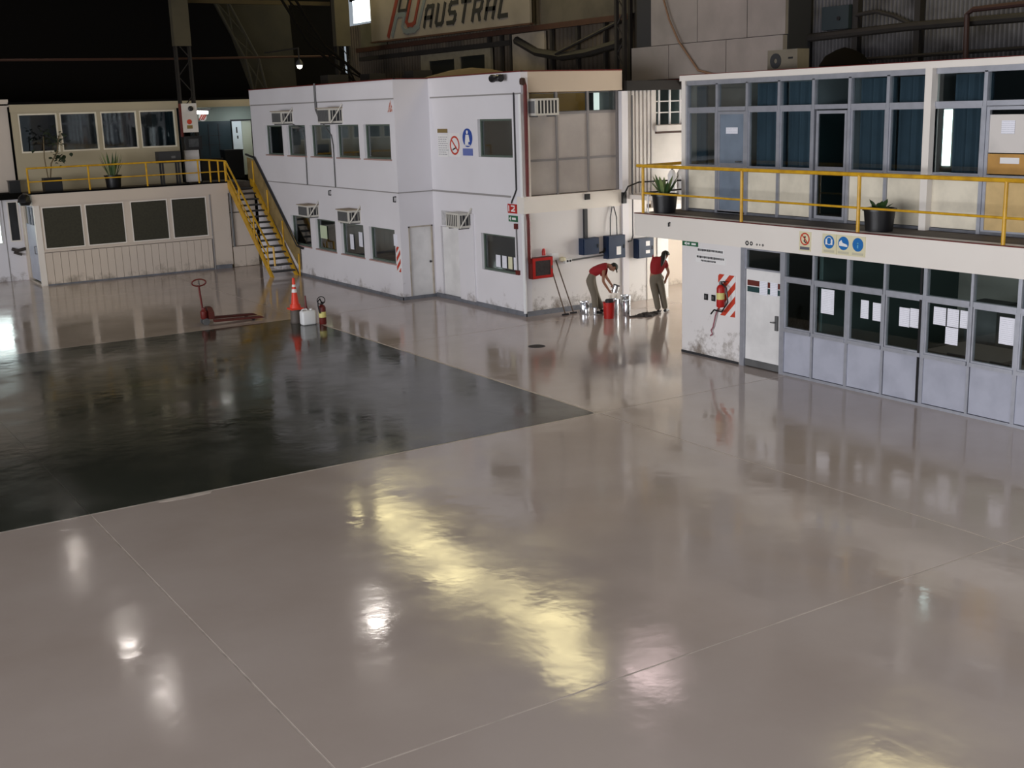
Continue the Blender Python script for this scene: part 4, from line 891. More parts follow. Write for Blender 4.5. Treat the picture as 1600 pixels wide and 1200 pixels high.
tag(obj('wall_bracket', MB().tube([(RX - .02, 20.2, 2.82), (RX - .06, 20.2, 2.82), (RX - .06, 20.2, 2.74)], .018, 6), M_BLACK), 'tiny black hook on the fascia end below the balcony plant', 'hook')
# balcony railing
rl = thing('balcony_railing', 'yellow tubular railing along the balcony of the right offices', 'railing', (RX + .05, 15, 2.97)); XR = RX + .04
obj('top_rail', MB().tube([(XR, 21.40, 4.02), (XR, YE, 4.0)], .038, 8), M_YEL, rl, True); obj('mid_rail', MB().tube([(XR, 21.22, 3.42), (XR, YE, 3.4)], .022, 8), M_YEL, rl, True)
for y in (21.2, 18.04, 15.0, 11.98, 8.95, 5.9): obj('post', MB().tube([(XR, y, 2.97), (XR, y, 4.01)], .034, 8), M_YEL, rl, True)
obj('return_rail', MB().tube([(XR, 21.2, 4.02), (18.62, 21.36, 4.02)], .036, 8), M_YEL, rl, True); obj('return_rail', MB().tube([(XR, 21.2, 3.42), (18.62, 21.36, 3.42)], .02, 8), M_DGREY, rl, True)
obj('post', MB().tube([(18.62, 21.36, 2.97), (18.62, 21.36, 4.02)], .045, 8), M_YEL, rl, True)

def leaf(b, base, tip, wd, bend=.15):
    """a narrow folded leaf blade"""
    base = Vector(base); tip = Vector(tip); d = tip - base; s = d.cross(Vector((0, 0, 1)))
    if s.length < 1e-3: s = Vector((1, 0, 0))
    s.normalize(); n = s.cross(d).normalized(); pts = []
    for q, wq in ((0, .5), (.35, 1), (.7, .8), (1, .04)):
        c = base + d * q + Vector((0, 0, -bend * d.length * q * q)) ; pts += [c + s * wd * wq / 2, c + n * wd * .12 * wq, c - s * wd * wq / 2]
    fs = []
    for i in range(3):
        for j in range(2): fs.append((3 * i + j, 3 * i + j + 1, 3 * i + j + 4, 3 * i + j + 3))
    b.add(pts, fs)
def pot(parent, x, y, z, r, h, m=M_BLACK):
    obj('pot', MB().lathe((x, y, z), [(r * .82, 0), (r * .95, h * .9), (r * 1.04, h * .9), (r * 1.04, h), (r * .9, h), (r * .88, h * .92)], 18, cap=False).lathe((x, y, z), [(r * .82, 0), (.01, .001)], 18, cap=False), m, parent, True)
    obj('soil', MB().disc(x, y, r * .9, 'z', z + h * .88, z + h * .9, 18), M_RUBBER, parent)
t = thing('potted_plant', 'spiky potted plant in a black pot at the balcony corner', 'plant', (17.62, 20.95, 2.97)); pot(t, 17.62, 20.95, 2.97, .30, .42); obj('stripe', box(17.27, 17.29, 21.10, 21.13, 2.98, 3.38), M_WSIGN, t)
for k in range(16):
    a = k * 2.4; L = random.uniform(.3, .55); b = MB(); leaf(b, (17.62 + .08 * math.cos(a), 20.95 + .08 * math.sin(a), 3.36), (17.62 + .33 * math.cos(a), 20.95 + .33 * math.sin(a), 3.36 + L), .09, .1); obj('leaf', b, M_LEAF if k % 3 else M_LEAF2, t)
t = thing('potted_plant', 'black tub with a low green plant behind the balcony railing', 'plant', (17.62, 14.87, 2.97)); pot(t, 17.62, 14.87, 2.97, .30, .42)
for k in range(9):
    a = k * .8; b = MB(); leaf(b, (17.62 + .05 * math.cos(a), 14.87 + .05 * math.sin(a), 3.33), (17.62 + .24 * math.cos(a), 14.87 + .24 * math.sin(a), 3.44 + .08 * (k % 3)), .12, .2); obj('leaf', b, M_LEAF, t)

# roof of the right offices: condenser, pipes
t = thing('condenser_unit', 'beige outdoor condenser unit standing on the right office roof', 'condenser', (19.6, 19.2, 5.93)); obj('casing', box(19.4, 19.75, 18.72, 19.6, 5.96, 6.42), mat('beige_casing', (112, 104, 90), .6, noise=.3), t)
obj('fan_grille', MB().ring(19.35, 6.19, .05, .16, 'x', 19.385, 19.4), M_DGREY, t); obj('badge', box(19.393, 19.4, 18.85, 18.98, 6.22, 6.26), M_INK, t)
b = MB(); b.box(19.42, 19.5, 18.8, 18.88, 5.93, 5.96); b.box(19.42, 19.5, 19.44, 19.52, 5.93, 5.96); obj('foot', b, M_RUBBER, t)
tag(obj('roof_duct', MB().tube([(23.25, 22.4, 6.85), (23.25, 19.0, 6.92), (23.25, 16.0, 6.9), (23.25, 8.0, 6.9)], .1, 8), M_BEAM), 'long dark horizontal duct along the corrugated wall above the offices', 'duct')
tag(obj('roof_pipe', MB().tube([(23.3, 21.0, 6.25), (23.3, 8.0, 6.33)], .045, 7), M_BEAM), 'thin dark pipe low on the corrugated wall above the office roof', 'pipe')
tag(obj('bent_pipe', MB().tube([(23.3, 20.6, 7.3), (23.3, 20.0, 7.33), (23.3, 19.5, 7.2), (23.3, 19.0, 6.98)], .05, 8), M_BEAM), 'dark pipe curving down to the duct beside the switch box', 'pipe')
tag(obj('red_pipe', MB().tube([(23.0, 17.22, 5.93), (23.0, 17.25, 7.05), (23.0, 17.1, 7.14), (23.0, 14.0, 7.18), (23.0, 9.0, 7.2)], .06, 8), mat('dull_red_pipe', (48, 26, 22), .6)), 'dull red pipe rising from the office roof and turning right', 'pipe')
t = thing('switch_box', 'dark teal switch box on the corrugated wall above the condenser', 'switch box', (23.3, 21.1, 7.0)); obj('body', box(23.2, 23.46, 20.75, 21.6, 7.0, 7.55), mat('dark_teal', (34, 44, 48), .5), t); obj('knob', MB().lathe((23.17, 21.05, 7.25), [(.05, 0), (.05, .03)], 10, 'x'), M_BLACK, t); obj('trunk', box(23.3, 23.46, 20.55, 20.72, 6.4, 8.2), M_BEAM, t)
for k, y in enumerate((22.2, 18.8, 14.4, 10.0)): tag(obj('wall_post', box(23.28, 23.44, y - .08, y + .08, 5.9, 11.2), M_BEAM), ['dark steel post beside the off-white upper box', 'dark steel post in the middle of the corrugated wall', 'dark steel post right of the dull red pipe', 'dark steel post farthest along the corrugated wall'][k], 'post')
tag(obj('tarp_bundle', MB().lathe((22.6, 20.3, 5.93), [(.55, 0), (.6, .2), (.45, .42), (.2, .55), (.02, .6)], 9), M_SOOT, None, True), 'black bundle lying on the office roof below the switch box', 'bundle')

# ------------------------------------------------------------------ low office on the left
lo = thing('low_office', 'low white office with four olive mesh windows and a walkway on its roof', 'building', (11.5, 42, 0)); LY = 42.0
LWN = [(8.52, 9.82), (9.92, 11.22), (11.44, 12.73), (12.86, 14.13)]
b = MB(); holewall(b, 'y', LY, LY + .14, 8.3, 14.25, 1.1, 2.68, [(a, c, 1.22, 2.62) for a, c in LWN]); obj('wall', b, M_BEIGE, lo)
for a, c in LWN:
    fr = obj('window', frame_box(MB(), 'y', LY - .015, LY + .05, a, c, 1.22, 2.62, .035), M_CREAM, lo); obj('pane', box(a + .035, c - .035, LY + .01, LY + .03, 1.255, 2.585), M_OLIVE, fr)
x = 8.46
while x < 14.2: obj('cladding_board', box(x + .006, min(x + .249, 14.22), LY, LY + .12, .05, 1.12), M_BEIGE, lo); x += .255
obj('corner_post', box(8.28, 8.46, LY - .02, LY + .14, 0, 2.68), M_CREAM, lo); obj('sill', box(8.46, 14.25, LY - .03, LY + .03, 1.12, 1.2), M_BEIGE, lo); obj('skirting', box(8.3, 14.25, LY - .015, LY + .1, 0, .05), M_SKIRT, lo); obj('backing', box(8.46, 14.25, LY + .12, LY + .16, 0, 1.12), M_DARK, lo)
obj('fascia', box(8.25, 14.98, LY - .06, LY + .16, 2.68, 3.05), M_BEIGE, lo)
obj('walkway_slab', box(8.25, 15.96, LY + .16, 48.9, 2.75, 3.05), M_WALK, lo); obj('walkway_edge', box(8.2, 14.98, LY - .07, LY + .2, 3.05, 3.10), M_DARK, lo)
obj('end_panel', box(14.28, 14.95, LY - .005, LY + .1, .12, 2.68), M_BEIGE, lo); obj('panel_joint', box(14.25, 14.285, LY - .03, LY + .1, 0, 2.68), M_SEAM, lo); obj('kick_block', box(14.3, 14.9, LY - .02, LY + .1, 0, .14), M_SKIRT, lo)
for a, c, s, e in ((15.0, 15.45, .0, .74), (15.46, 15.95, 0, .74), (15.0, 15.95, .76, 1.96), (15.0, 15.95, 1.98, 2.75)): obj('stair_wall_panel', box(a, c, LY + .02, LY + .1, s + .01, e), M_BEIGE, lo)
obj('drain_pipe', MB().tube([(15.02, LY - .04, 2.7), (15.04, LY - .04, .75)], .04, 7), M_GREY, lo)
# side wall with door, facing -x
b = MB(); holewall(b, 'x', 8.3, 8.42, LY + .14, 44.24, 0, 2.75, [(42.25, 43.75, .05, 2.66)]); obj('wall', b, M_BEIGE, lo)
d = obj('door', MB().box(8.33, 8.38, 42.28, 43.72, .12, 2.0).box(8.33, 8.38, 42.28, 43.72, 2.6, 2.64), M_GPANEL, lo); obj('door_pane', box(8.35, 8.36, 42.3, 43.7, 2.0, 2.6), M_DGLASS, d); obj('handle', MB().tube([(8.33, 42.5, 1.3), (8.27, 42.5, 1.3), (8.27, 42.5, 1.05), (8.33, 42.5, 1.05)], .018, 6), M_GREY, d)
b = MB(); [b.box(8.32, 8.39, y - .025, y + .025, 2.0, 2.6) for y in (42.75, 43.25)]; obj('glazing_bar', b, M_ALU, d)
tag(obj('bundle_on_wall', MB().lathe((8.02, LY - .05, 2.72), [(.16, 0), (.22, .1), (.18, .28), (.08, .36)], 8), M_BLACK, None, True), 'black bundle hung at the left corner of the low office roof', 'bundle')
# far-left wing
wg = thing('far_wing', 'white two storey wing at the far left edge with a bright window', 'building', (7, 44.3, 0)); WY = 44.24
b = MB(); holewall(b, 'y', WY, WY + .15, -6, 8.3, 0, 2.85, [(6.3, 7.62, 1.3, 2.56), (7.86, 8.22, 1.36, 2.74)]); obj('wall', b, M_WHITE, wg)
fr = obj('window', frame_box(MB(), 'y', WY - .02, WY + .06, 6.3, 7.62, 1.3, 2.56, .05), M_CLEAN, wg); obj('pane', box(6.35, 7.57, WY + .03, WY + .05, 1.35, 2.51), M_DAY, fr)
fr = obj('window', frame_box(MB(), 'y', WY - .02, WY + .06, 7.86, 8.22, 1.36, 2.74, .04), M_CREAM, wg); obj('pane', box(7.9, 8.18, WY + .03, WY + .05, 1.4, 2.70), mat('dark_pane', (28, 28, 26), .2), fr)
obj('door_joint', box(7.70, 7.73, WY - .012, WY, 0, 2.85), M_SEAM, wg); obj('walkway_slab', box(-6, 8.3, WY - .9, WY + 4, 2.85, 3.05), M_DARK, wg); obj('wall', box(-6, 8.28, WY + .1, WY + .25, 3.05, 5.9), M_BEIGE, wg); obj('cornice', box(-6, 8.32, WY - .0, WY + .3, 5.9, 6.15), M_BEIGE, wg); obj('roof', box(-6, 8.3, WY, 49, 5.95, 6.0), M_DARK, wg)
b = MB(); b.tube([(7.85, WY - .04, 1.12), (8.02, WY - .1, 1.05), (8.3, WY - .08, 1.1)], .06, 6); b.tube([(7.9, WY - .06, 1.0), (8.15, WY - .1, .9)], .05, 6); tag(obj('hung_clothes', b, M_RAG), 'dark clothes hung on the wing wall beside the office side door', 'clothes')
t = thing('speaker_box', 'black box standing on the far left walkway', 'box', (8.05, 43.6, 3.05)); obj('body', box(7.9, 8.25, 43.5, 43.8, 3.05, 3.45), M_BLACK, t); obj('lid', box(7.88, 8.27, 43.48, 43.82, 3.45, 3.47), M_DGREY, t)
# upper left storey
ul = thing('upper_office', 'upper office with four large dark panes above the low white office', 'building', (11, 44, 3.05)); VY = 44.0
VW = [(8.52, 9.80), (9.88, 11.14), (11.27, 12.53), (12.63, 13.92)]
b = MB(); holewall(b, 'y', VY, VY + .12, 8.32, 14.0, 3.05, 5.95, [(a, c, 4.35, 5.66) for a, c in VW]); obj('wall', b, M_BEIGE2, ul)
for a, c in VW: window(ul, 'y', VY, .03, a, c, 4.35, 5.66, M_CPANEL, M_GLASS, .05)
obj('fascia', box(8.3, 17.6, VY - .05, VY + .1, 5.72, 5.97), M_BEIGE2, ul); obj('roof', box(8.3, 18, VY, 48.9, 5.97, 6.05), M_DARK, ul); obj('inner_wall', box(8.3, 14.9, 47.5, 47.6, 3.05, 5.9), mat('upper_dark', (40, 40, 42), .9), ul); obj('side_wall', box(14.1, 14.2, VY + .1, 47.5, 3.05, 5.7), M_TEAL, ul)
t = thing('column_casing', 'white boxed column foot with small notices on the upper walkway', 'column', (14.15, 43.1, 3.1))
obj('casing', box(13.87, 14.43, 43.02, 43.18, 4.85, 5.86), M_OFFW, t); obj('lower_casing', box(13.87, 14.38, 43.05, 43.18, 3.1, 4.22), M_OFFW, t); obj('red_edge', box(13.82, 13.87, 43.02, 43.2, 4.7, 5.86), M_DRED, t)
b = MB(); b.disc(14.12, 5.22, .09, 'y', 43.01, 43.02, 14); obj('red_mark', b, M_RING, t); obj('tan_mark', box(14.02, 14.22, 43.01, 43.02, 4.98, 5.1), M_TAN, t); obj('lamp', MB().lathe((14.2, 42.95, 5.68), [(.05, 0), (.09, .02), (.09, .07)], 12, 'y'), M_BLACK, t)
t = thing('monitor', 'black wall monitor below the white column casing', 'monitor', (14.15, 42.9, 4.3)); obj('body', box(13.86, 14.46, 42.86, 43.0, 4.24, 4.72), M_BLACK, t); obj('screen', box(13.98, 14.34, 42.85, 42.86, 4.34, 4.62), mat('dim_screen', (70, 72, 74), .3, noise=.8, scale=9), t)
t = thing('corridor_front', 'dark teal glazed corridor front behind the stair landing', 'partition', (16, 46, 3.05))
obj('glazed_panel', box(15.1, 16.72, 46, 46.06, 3.05, 5.2), M_TEAL, t); obj('transom', box(15.0, 19, 46, 46.06, 5.2, 5.9), mat('grey_green_band', (126, 136, 128), .6), t)
b = MB(); [b.box(15.4 + .4 * k, 15.43 + .4 * k, 45.98, 46, 3.9, 5.1) for k in range(3)]; [b.box(15.3, 16.3, 45.98, 46, z, z + .02) for z in (4.3, 4.65)]; obj('glazing_bar', b, M_DGREY, t)
d = obj('door', box(16.78, 17.16, 46, 46.05, 3.1, 5.18), mat('pale_lit_door', (206, 216, 220), .5), t); obj('door_leaf', box(17.17, 17.55, 46, 46.05, 3.1, 5.18), mat('pale_green_door', (168, 174, 160), .5), t); b = MB(); b.box(16.93, 16.98, 45.99, 46, 4.72, 4.95); b.box(16.95, 17.0, 45.99, 46, 4.5, 4.62); obj('poster', b, M_INK, d); obj('door_head', box(16.72, 18, 45.97, 46.06, 5.18, 5.24), M_DGREY, t)
t = thing('ceiling_lamp', 'lit fluorescent strip lamp in the corridor beside the column', 'lamp', (15.5, 45.6, 5.55)); obj('tube', MB().tube([(15.2, 45.5, 5.55), (15.68, 45.5, 5.53)], .06, 8), M_TUBE, t); obj('batten', box(15.1, 15.78, 45.45, 45.6, 5.62, 5.68), M_CLEAN, t)
area('corridor_glow', (17.0, 44.9, 5.5), (0.05, 0.5, -1), .8, .4, 14, (.92, .97, 1.0))
t = thing('striped_sign', 'small red and white striped disc behind the corridor lamp', 'sign', (15.7, 45.95, 5.4)); b = MB(); b.disc(15.62, 5.37, .16, 'y', 45.96, 45.98, 20); obj('disc', b, M_WSIGN, t); b = MB(); [b.stroke([(15.48 + q, 5.28), (15.62 + q, 5.48)], .04, 'y', 45.95, 45.96) for q in (0, .09, .16)]; obj('red_band', b, M_RING, t)
t = thing('cabinet', 'black cabinet standing beside the pale corridor door', 'cabinet', (16.3, 45, 3.05)); obj('body', box(15.9, 16.62, 44.6, 45.1, 3.05, 4.1), M_BLACK, t); obj('top', box(15.88, 16.64, 44.58, 45.12, 4.1, 4.13), M_DGREY, t)
tag(obj('planter_trough', box(14.9, 15.75, 44.4, 44.7, 3.05, 3.85), M_BEAM), 'dark trough shaped box beside the black corridor cabinet', 'box')
# walkway railing (left)
rl = thing('walkway_railing', 'yellow tubular railing along the walkway above the low office', 'railing', (11.5, LY, 3.1)); YR = LY + .0
obj('top_rail', MB().tube([(8.2, YR, 3.9), (14.1, YR, 3.9), (14.95, YR - .02, 3.82)], .03, 7), M_YEL, rl, True); obj('mid_rail', MB().tube([(8.2, YR, 3.46), (14.95, YR, 3.46)], .022, 7), M_YEL, rl, True)
for x in (8.22, 10.17, 12.12, 13.95, 14.37, 14.68, 14.94): obj('post', MB().tube([(x, YR, 3.08), (x, YR, 3.9 if x < 14.5 else 3.83)], .032 if x < 14.9 else .05, 7), M_YEL, rl, True)
# plants and stand on the walkway
M_DLEAF = mat('dark_leaf', (40, 52, 32), .6, noise=.4, scale=8)
t = thing('potted_tree', 'thin stemmed potted tree with loose leaves on the left walkway', 'plant', (9.15, 42.9, 3.05)); obj('pot', MB().box(8.87, 9.45, 42.7, 43.1, 3.05, 3.53), M_BLACK, t)
obj('stem', MB().tube([(9.12, 42.9, 3.5), (9.2, 42.9, 4.0), (9.45, 42.9, 4.4), (9.55, 42.9, 4.9)], .025, 6), M_STEM, t); obj('stem', MB().tube([(9.05, 42.9, 3.5), (9.0, 42.9, 4.2), (9.05, 42.9, 4.9)], .02, 6), M_STEM, t)
for k in range(90):
    c = random.choice([(9.5, 4.15, .22), (9.55, 4.75, .35), (9.1, 4.9, .4)]); p = (c[0] + random.gauss(0, c[2] * .5), 42.9 + random.gauss(0, .12), c[1] + random.gauss(0, c[2] * .5)); b = MB()
    leaf(b, p, (p[0] + random.uniform(-.15, .15), p[1] + random.uniform(-.1, .1), p[2] + random.uniform(-.12, .08)), .13, .2); obj('leaf', b, M_DLEAF, t)
t = thing('potted_plant', 'snake plant with upright blades in a black pot on the left walkway', 'plant', (11.2, 42.9, 3.05)); pot(t, 11.2, 42.9, 3.05, .29, .45)
for k in range(18):
    a = k * 2.4; L = random.uniform(.5, .95); b = MB(); leaf(b, (11.2 + .12 * math.cos(a), 42.9 + .12 * math.sin(a), 3.45), (11.2 + .4 * math.cos(a), 42.9 + .2 * math.sin(a), 3.45 + L), .09, .05); obj('leaf', b, M_LEAF if k % 2 else M_LEAF2, t)
t = thing('tool_stand', 'dark box on four thin legs standing on the left walkway', 'stand', (13.2, 42.9, 3.05)); obj('top_box', box(12.8, 13.6, 42.7, 43.1, 3.82, 4.22), M_DGREY, t); obj('badge', box(13.25, 13.4, 42.69, 42.7, 3.98, 4.06), M_GREY, t)
for x in (12.93, 13.5):
    for y in (42.75, 43.05): obj('leg', box(x - .03, x + .03, y - .03, y + .03, 3.05, 3.82), M_DGREY, t)

# ------------------------------------------------------------------ staircase
st = thing('staircase', 'steep yellow steel staircase beside the white block', 'staircase', (15.4, 40, 0))
SY0, SY1, SZ = 38.35, 42.0, 3.05; NS = 15
for k in range(NS):
    z = SZ * (k + 1) / (NS + 1); y = SY0 + (SY1 - SY0) * (k + .6) / NS
    tr = obj('tread', box(15.03, 15.83, y - .12, y + .14, z - .03, z), M_STEEL, st); obj('nosing', box(15.03, 15.83, y - .14, y - .115, z - .05, z), M_DGREY, tr)
for x in (14.98, 15.86):
    obj('stringer', MB().prism([(SY0 - .12, 0), (SY0 + .14, 0), (SY1 + .02, SZ - .12), (SY1 + .02, SZ + .1), (SY1 - .2, SZ + .08)], 'x', x - .03, x + .03), M_YEL, st)
sl = SZ / (SY1 - SY0)
def sz(y, up): return (y - SY0) * sl + up
obj('handrail', MB().tube([(14.97, 38.0, .42), (14.97, 38.05, 1.05), (14.97, 38.4, 1.06 - .03), (14.97, 42.0, 3.80)], .035, 7), M_YEL, st, True); obj('mid_rail', MB().tube([(14.97, 38.5, sz(38.5, .45)), (14.97, 42.0, 3.45)], .022, 7), M_YEL, st, True)
for y in (38.6, 39.7, 40.9): obj('post', MB().tube([(14.97, y, sz(y, .05)), (14.97, y, sz(y, .05) + .86 - .1)], .03, 7), M_YEL, st, True)
obj('handrail', MB().tube([(15.9, 37.75, .95), (15.9, 38.2, 1.0), (15.9, 41.6, 3.9), (15.9, 42.4, 4.0)], .04, 7), M_DGREY, st, True)
obj('guard_panel', MB().prism([(38.0, .2), (38.0, .92), (41.6, 3.82), (42.3, 3.9), (42.3, 3.1), (41.9, 3.05)], 'x', 15.885, 15.9), mat('dusty_guard_sheet', (150, 128, 84), .6, noise=.6, scale=3), st)
for y in (38.05, 39.3, 40.5, 41.7): obj('post', MB().tube([(15.86, y, max(sz(y, .02), 0)), (15.86, y, sz(y, 1.0))], .03, 7), M_YEL, st, True)

# ------------------------------------------------------------------ floor objects
# pallet truck
M_FORK = mat('worn_dark_red', (84, 34, 26), .6, noise=.5, scale=6)
pj = thing('pallet_truck', 'red hand pallet truck parked at the back edge of the green floor', 'pallet truck', (10.15, 30.8, 0))
obj('handle_loop', MB().tube([(9.93 + .19 * math.cos(a) + (.02), 30.72, 1.14 + .09 * math.sin(a)) for a in [2 * PI * k / 16 for k in range(16)]], .02, 6, True), M_DRED, pj, True)
obj('lever', MB().tube([(9.95, 30.72, 1.2), (9.95, 30.7, 1.08)], .014, 5), M_BLACK, pj)
obj('drawbar', MB().tube([(9.94, 30.72, 1.06), (10.0, 30.76, .4)], .028, 7), M_DRED, pj, True)
obj('pump', MB().lathe((10.03, 30.76, .16), [(.08, 0), (.1, .04), (.1, .2), (.06, .24), (.05, .3)], 12), M_DRED, pj, True)
obj('frame_head', MB().prism([(30.55, .16), (31.1, .16), (31.1, .34), (30.92, .46), (30.70, .46), (30.55, .34)], 'x', 10.12, 10.24), M_FORK, pj)
obj('fork', MB().prism([(10.2, .09), (11.4, .05), (11.6, .05), (11.5, .10), (10.2, .15)], 'y', 31.0, 31.15), M_FORK, pj); obj('fork', MB().prism([(10.2, .09), (11.4, .05), (11.6, .05), (11.5, .10), (10.2, .15)], 'y', 30.44, 30.59), M_FORK, pj)
for y in (30.66, 30.86): obj('steer_wheel', MB().lathe((10.05, y, .09), [(.03, -.0), (.09, .0), (.09, .06), (.03, .06)], 16, 'y'), M_GREY, pj)
for y in (30.52, 31.04): obj('load_roller', MB().lathe((11.3, y, .045), [(.01, 0), (.042, 0), (.042, .08), (.01, .08)], 12, 'y'), M_RUBBER, pj)
# drum + cone
tag(obj('grey_drum', MB().lathe((12.04, 29.36, 0), [(.155, 0), (.16, .01), (.16, .02), (.145, .03), (.14, .33), (.15, .34), (.15, .36)], 18), mat('grey_brown_drum', (92, 84, 78), .6, noise=.4), None, True), 'grey drum standing under the traffic cone', 'drum')
cn = thing('traffic_cone', 'orange red traffic cone with white bands set on the grey drum', 'traffic cone', (12.04, 29.36, .36))
obj('base', box(11.87, 12.21, 29.2, 29.52, .36, .40), M_CONE, cn); obj('body', MB().lathe((12.04, 29.36, .40), [(.15, 0), (.145, .02), (.13, .10), (.105, .10), (.1, .12), (.045, .60), (.035, .78), (.03, .79)], 18), M_CONE, cn, True)
obj('reflective_band', MB().lathe((12.04, 29.36, .40), [(.071, .41), (.058, .5)], 18, cap=False), M_WSIGN, cn, True); obj('reflective_band', MB().lathe((12.04, 29.36, .40), [(.053, .56), (.046, .62)], 18, cap=False), M_WSIGN, cn, True)
tag(obj('red_stake', MB().lathe((12.28, 29.22, 0), [(.07, 0), (.06, .3), (.03, .45), (.02, .71)], 12), M_DRED, None, True), 'thin dark red marker stake behind the white jerrycan', 'stake')
jc = thing('jerrycan', 'white plastic jerrycan at the corner of the green floor', 'jerrycan', (12.14, 28.86, 0))
def rbox(x0, x1, y0, y1, z0, z1, r=.05):
    bm = bmesh.new(); bmesh.ops.create_cube(bm, size=1)
    for v in bm.verts: v.co = Vector(((x0 + x1) / 2 + v.co.x * (x1 - x0), (y0 + y1) / 2 + v.co.y * (y1 - y0), (z0 + z1) / 2 + v.co.z * (z1 - z0)))
    bmesh.ops.bevel(bm, geom=bm.edges[:], offset=r, segments=3, affect='EDGES', profile=.5)
    b = MB(); bm.verts.index_update(); b.add([tuple(v.co) for v in bm.verts], [tuple(v.index for v in f.verts) for f in bm.faces]); bm.free(); return b
obj('body', rbox(11.97, 12.36, 28.74, 28.98, 0, .38), M_WPL, jc, True); obj('cap', MB().lathe((12.26, 28.86, .375), [(.04, 0), (.04, .035), (.03, .04)], 12), M_WPL, jc, True); obj('grip', MB().tube([(12.0, 28.86, .37), (12.02, 28.86, .415), (12.14, 28.86, .415), (12.16, 28.86, .37)], .018, 7), M_WPL, jc, True)
extinguisher('dark red fire extinguisher standing on the floor by the white jerrycan', 12.50, 28.68, 0, .095, .60, M_DRED, [(12.5, 28.66, .55), (12.42, 28.6, .68), (12.36, 28.6, .62), (12.36, 28.6, .5), (12.4, 28.6, .3)])
tag(obj('hoop', MB().tube([(12.47 + .11 * math.cos(a), 28.64, .63 + .10 * math.sin(a)) for a in [2 * PI * k / 18 for k in range(18)]], .012, 5, True), M_BLACK), 'black wire hoop resting on the standing extinguisher', 'hoop')
# red bucket and tins
def bucket(x, y, r, h, m, label, handle=True, name='bucket'):
    t = thing(name, label, 'bucket', (x, y, 0)); obj('body', MB().lathe((x, y, 0), [(.01, .004), (r * .85, .0), (r, h), (r * 1.05, h - .02), (r * 1.05, h), (r * .94, h), (r * .8, .03)], 20, cap=False), m, t, True)
    if handle: obj('bail', MB().tube([(x + r * math.cos(a), y - r * 1.03 * math.sin(a) * .7, h - .03 - .14 * math.sin(a)) for a in [PI * k / 10 for k in range(11)]], .009, 5), M_CONE, t)
    return t
bucket(18.55, 24.28, .155, .42, M_RED, 'tall red bucket on the floor in front of the bending worker')
tag(obj('dark_tool', rbox(18.47, 18.66, 24.2, 24.36, .33, .50, .04), M_DGREY, None, True), 'dark lump of tools lying in the red bucket', 'tool')
def tin(x, y, r, h, label, z=0):
    t = thing('paint_tin', label, 'tin', (x, y, z), 'silver paint tins'); obj('body', MB().lathe((x, y, z), [(r * .96, 0), (r, .01), (r, h - .01), (r * .94, h)], 18), M_TIN, t, True); obj('rim', MB().ring(x, y, r * .9, r * 1.02, 'z', z + h, z + h + .012, 18), M_TIN, t)
tin(18.98, 24.62, .12, .40, 'silver paint tin directly behind the red bucket'); tin(19.5, 24.80, .14, .42, 'tall bright paint tin right of the red bucket by the pillar'); tin(19.1, 24.25, .10, .40, 'silver tin between the red bucket and the tall bright tin'); tin(18.40, 25.05, .055, .16, 'tiny silver tin left of the red bucket'); tin(18.55, 24.88, .045, .19, 'slim silver tin at the foot of the bending worker')
tin(18.52, 25.3, .13, .30, 'dull tin behind the shins of the bending worker')
b = MB(); random.seed(3)
for k in range(7): a = random.random() * 6.28; d = random.random() * .3; b.lathe((19.55 + d * 1.1 * math.cos(a), 23.95 + d * .5 * math.sin(a), 0), [(random.uniform(.1, .2), 0), (random.uniform(.07, .14), random.uniform(.03, .06)), (.02, random.uniform(.06, .09))], 8)
tag(obj('rag_heap', b, M_RAG, None, True), 'heap of dirty dark rags on the floor before the ponytailed worker', 'rags')
b = MB(); b.tube([(19.0, 24.0, .012), (19.15, 23.95, .012), (19.25, 24.05, .012)], .03, 6); tag(obj('floor_scraper', b, M_RAG), 'small dark scrap lying right of the red bucket', 'scrap')
for lb, p, q in (('left thin mop pole leaning on the block front', (17.98, 25.42, .02), (17.78, 25.86, 1.46)), ('right thin mop pole leaning on the block front', (18.3, 25.5, .02), (18.02, 25.87, 1.42))):
    t = thing('mop', lb, 'mop', (p[0], p[1], 0)); obj('pole', MB().tube([p, q], .016, 6), mat('dark_wood_pole', (84, 66, 50), .7), t); obj('head', box(p[0] - .1, p[0] + .1, p[1] - .02, p[1] + .02, 0, .04), M_DGREY, t)

# ------------------------------------------------------------------ people
def skin(name, chains, m, parent, fat=1.0, sub=2):
    """chains: lists of ((x,y,z), rx[, ry]); equal points merge; the first point is the root"""
    idx = {}; vs = []; rr = []; es = []
    for ch in chains:
        prev = None
        for e in ch:
            key = tuple(round(c, 4) for c in e[0])
            if key not in idx: idx[key] = len(vs); vs.append(Vector(e[0])); rr.append((e[1] * fat, (e[2] if len(e) > 2 else e[1]) * fat))
            k = idx[key]
            if prev is not None and prev != k: es.append((prev, k))
            prev = k
    off = origin(parent); me = bpy.data.meshes.new(name); me.from_pydata([v - off for v in vs], es, [])
    o = bpy.data.objects.new(name, me); COL.objects.link(o); o.parent = parent
    md = o.modifiers.new('s', 'SKIN'); md.use_smooth_shade = True
    for i, sv in enumerate(me.skin_vertices[0].data): sv.radius = rr[i]; sv.use_root = (i == 0)
    sd = o.modifiers.new('d', 'SUBSURF'); sd.levels = sub; sd.render_levels = sub
    bpy.context.view_layer.update(); dg = bpy.context.evaluated_depsgraph_get()
    me2 = bpy.data.meshes.new_from_object(o.evaluated_get(dg)); o.modifiers.clear(); o.data = me2; bpy.data.meshes.remove(me)
    me2.name = name; me2.materials.clear(); me2.materials.append(m)
    for p in me2.polygons: p.use_smooth = True
    return o
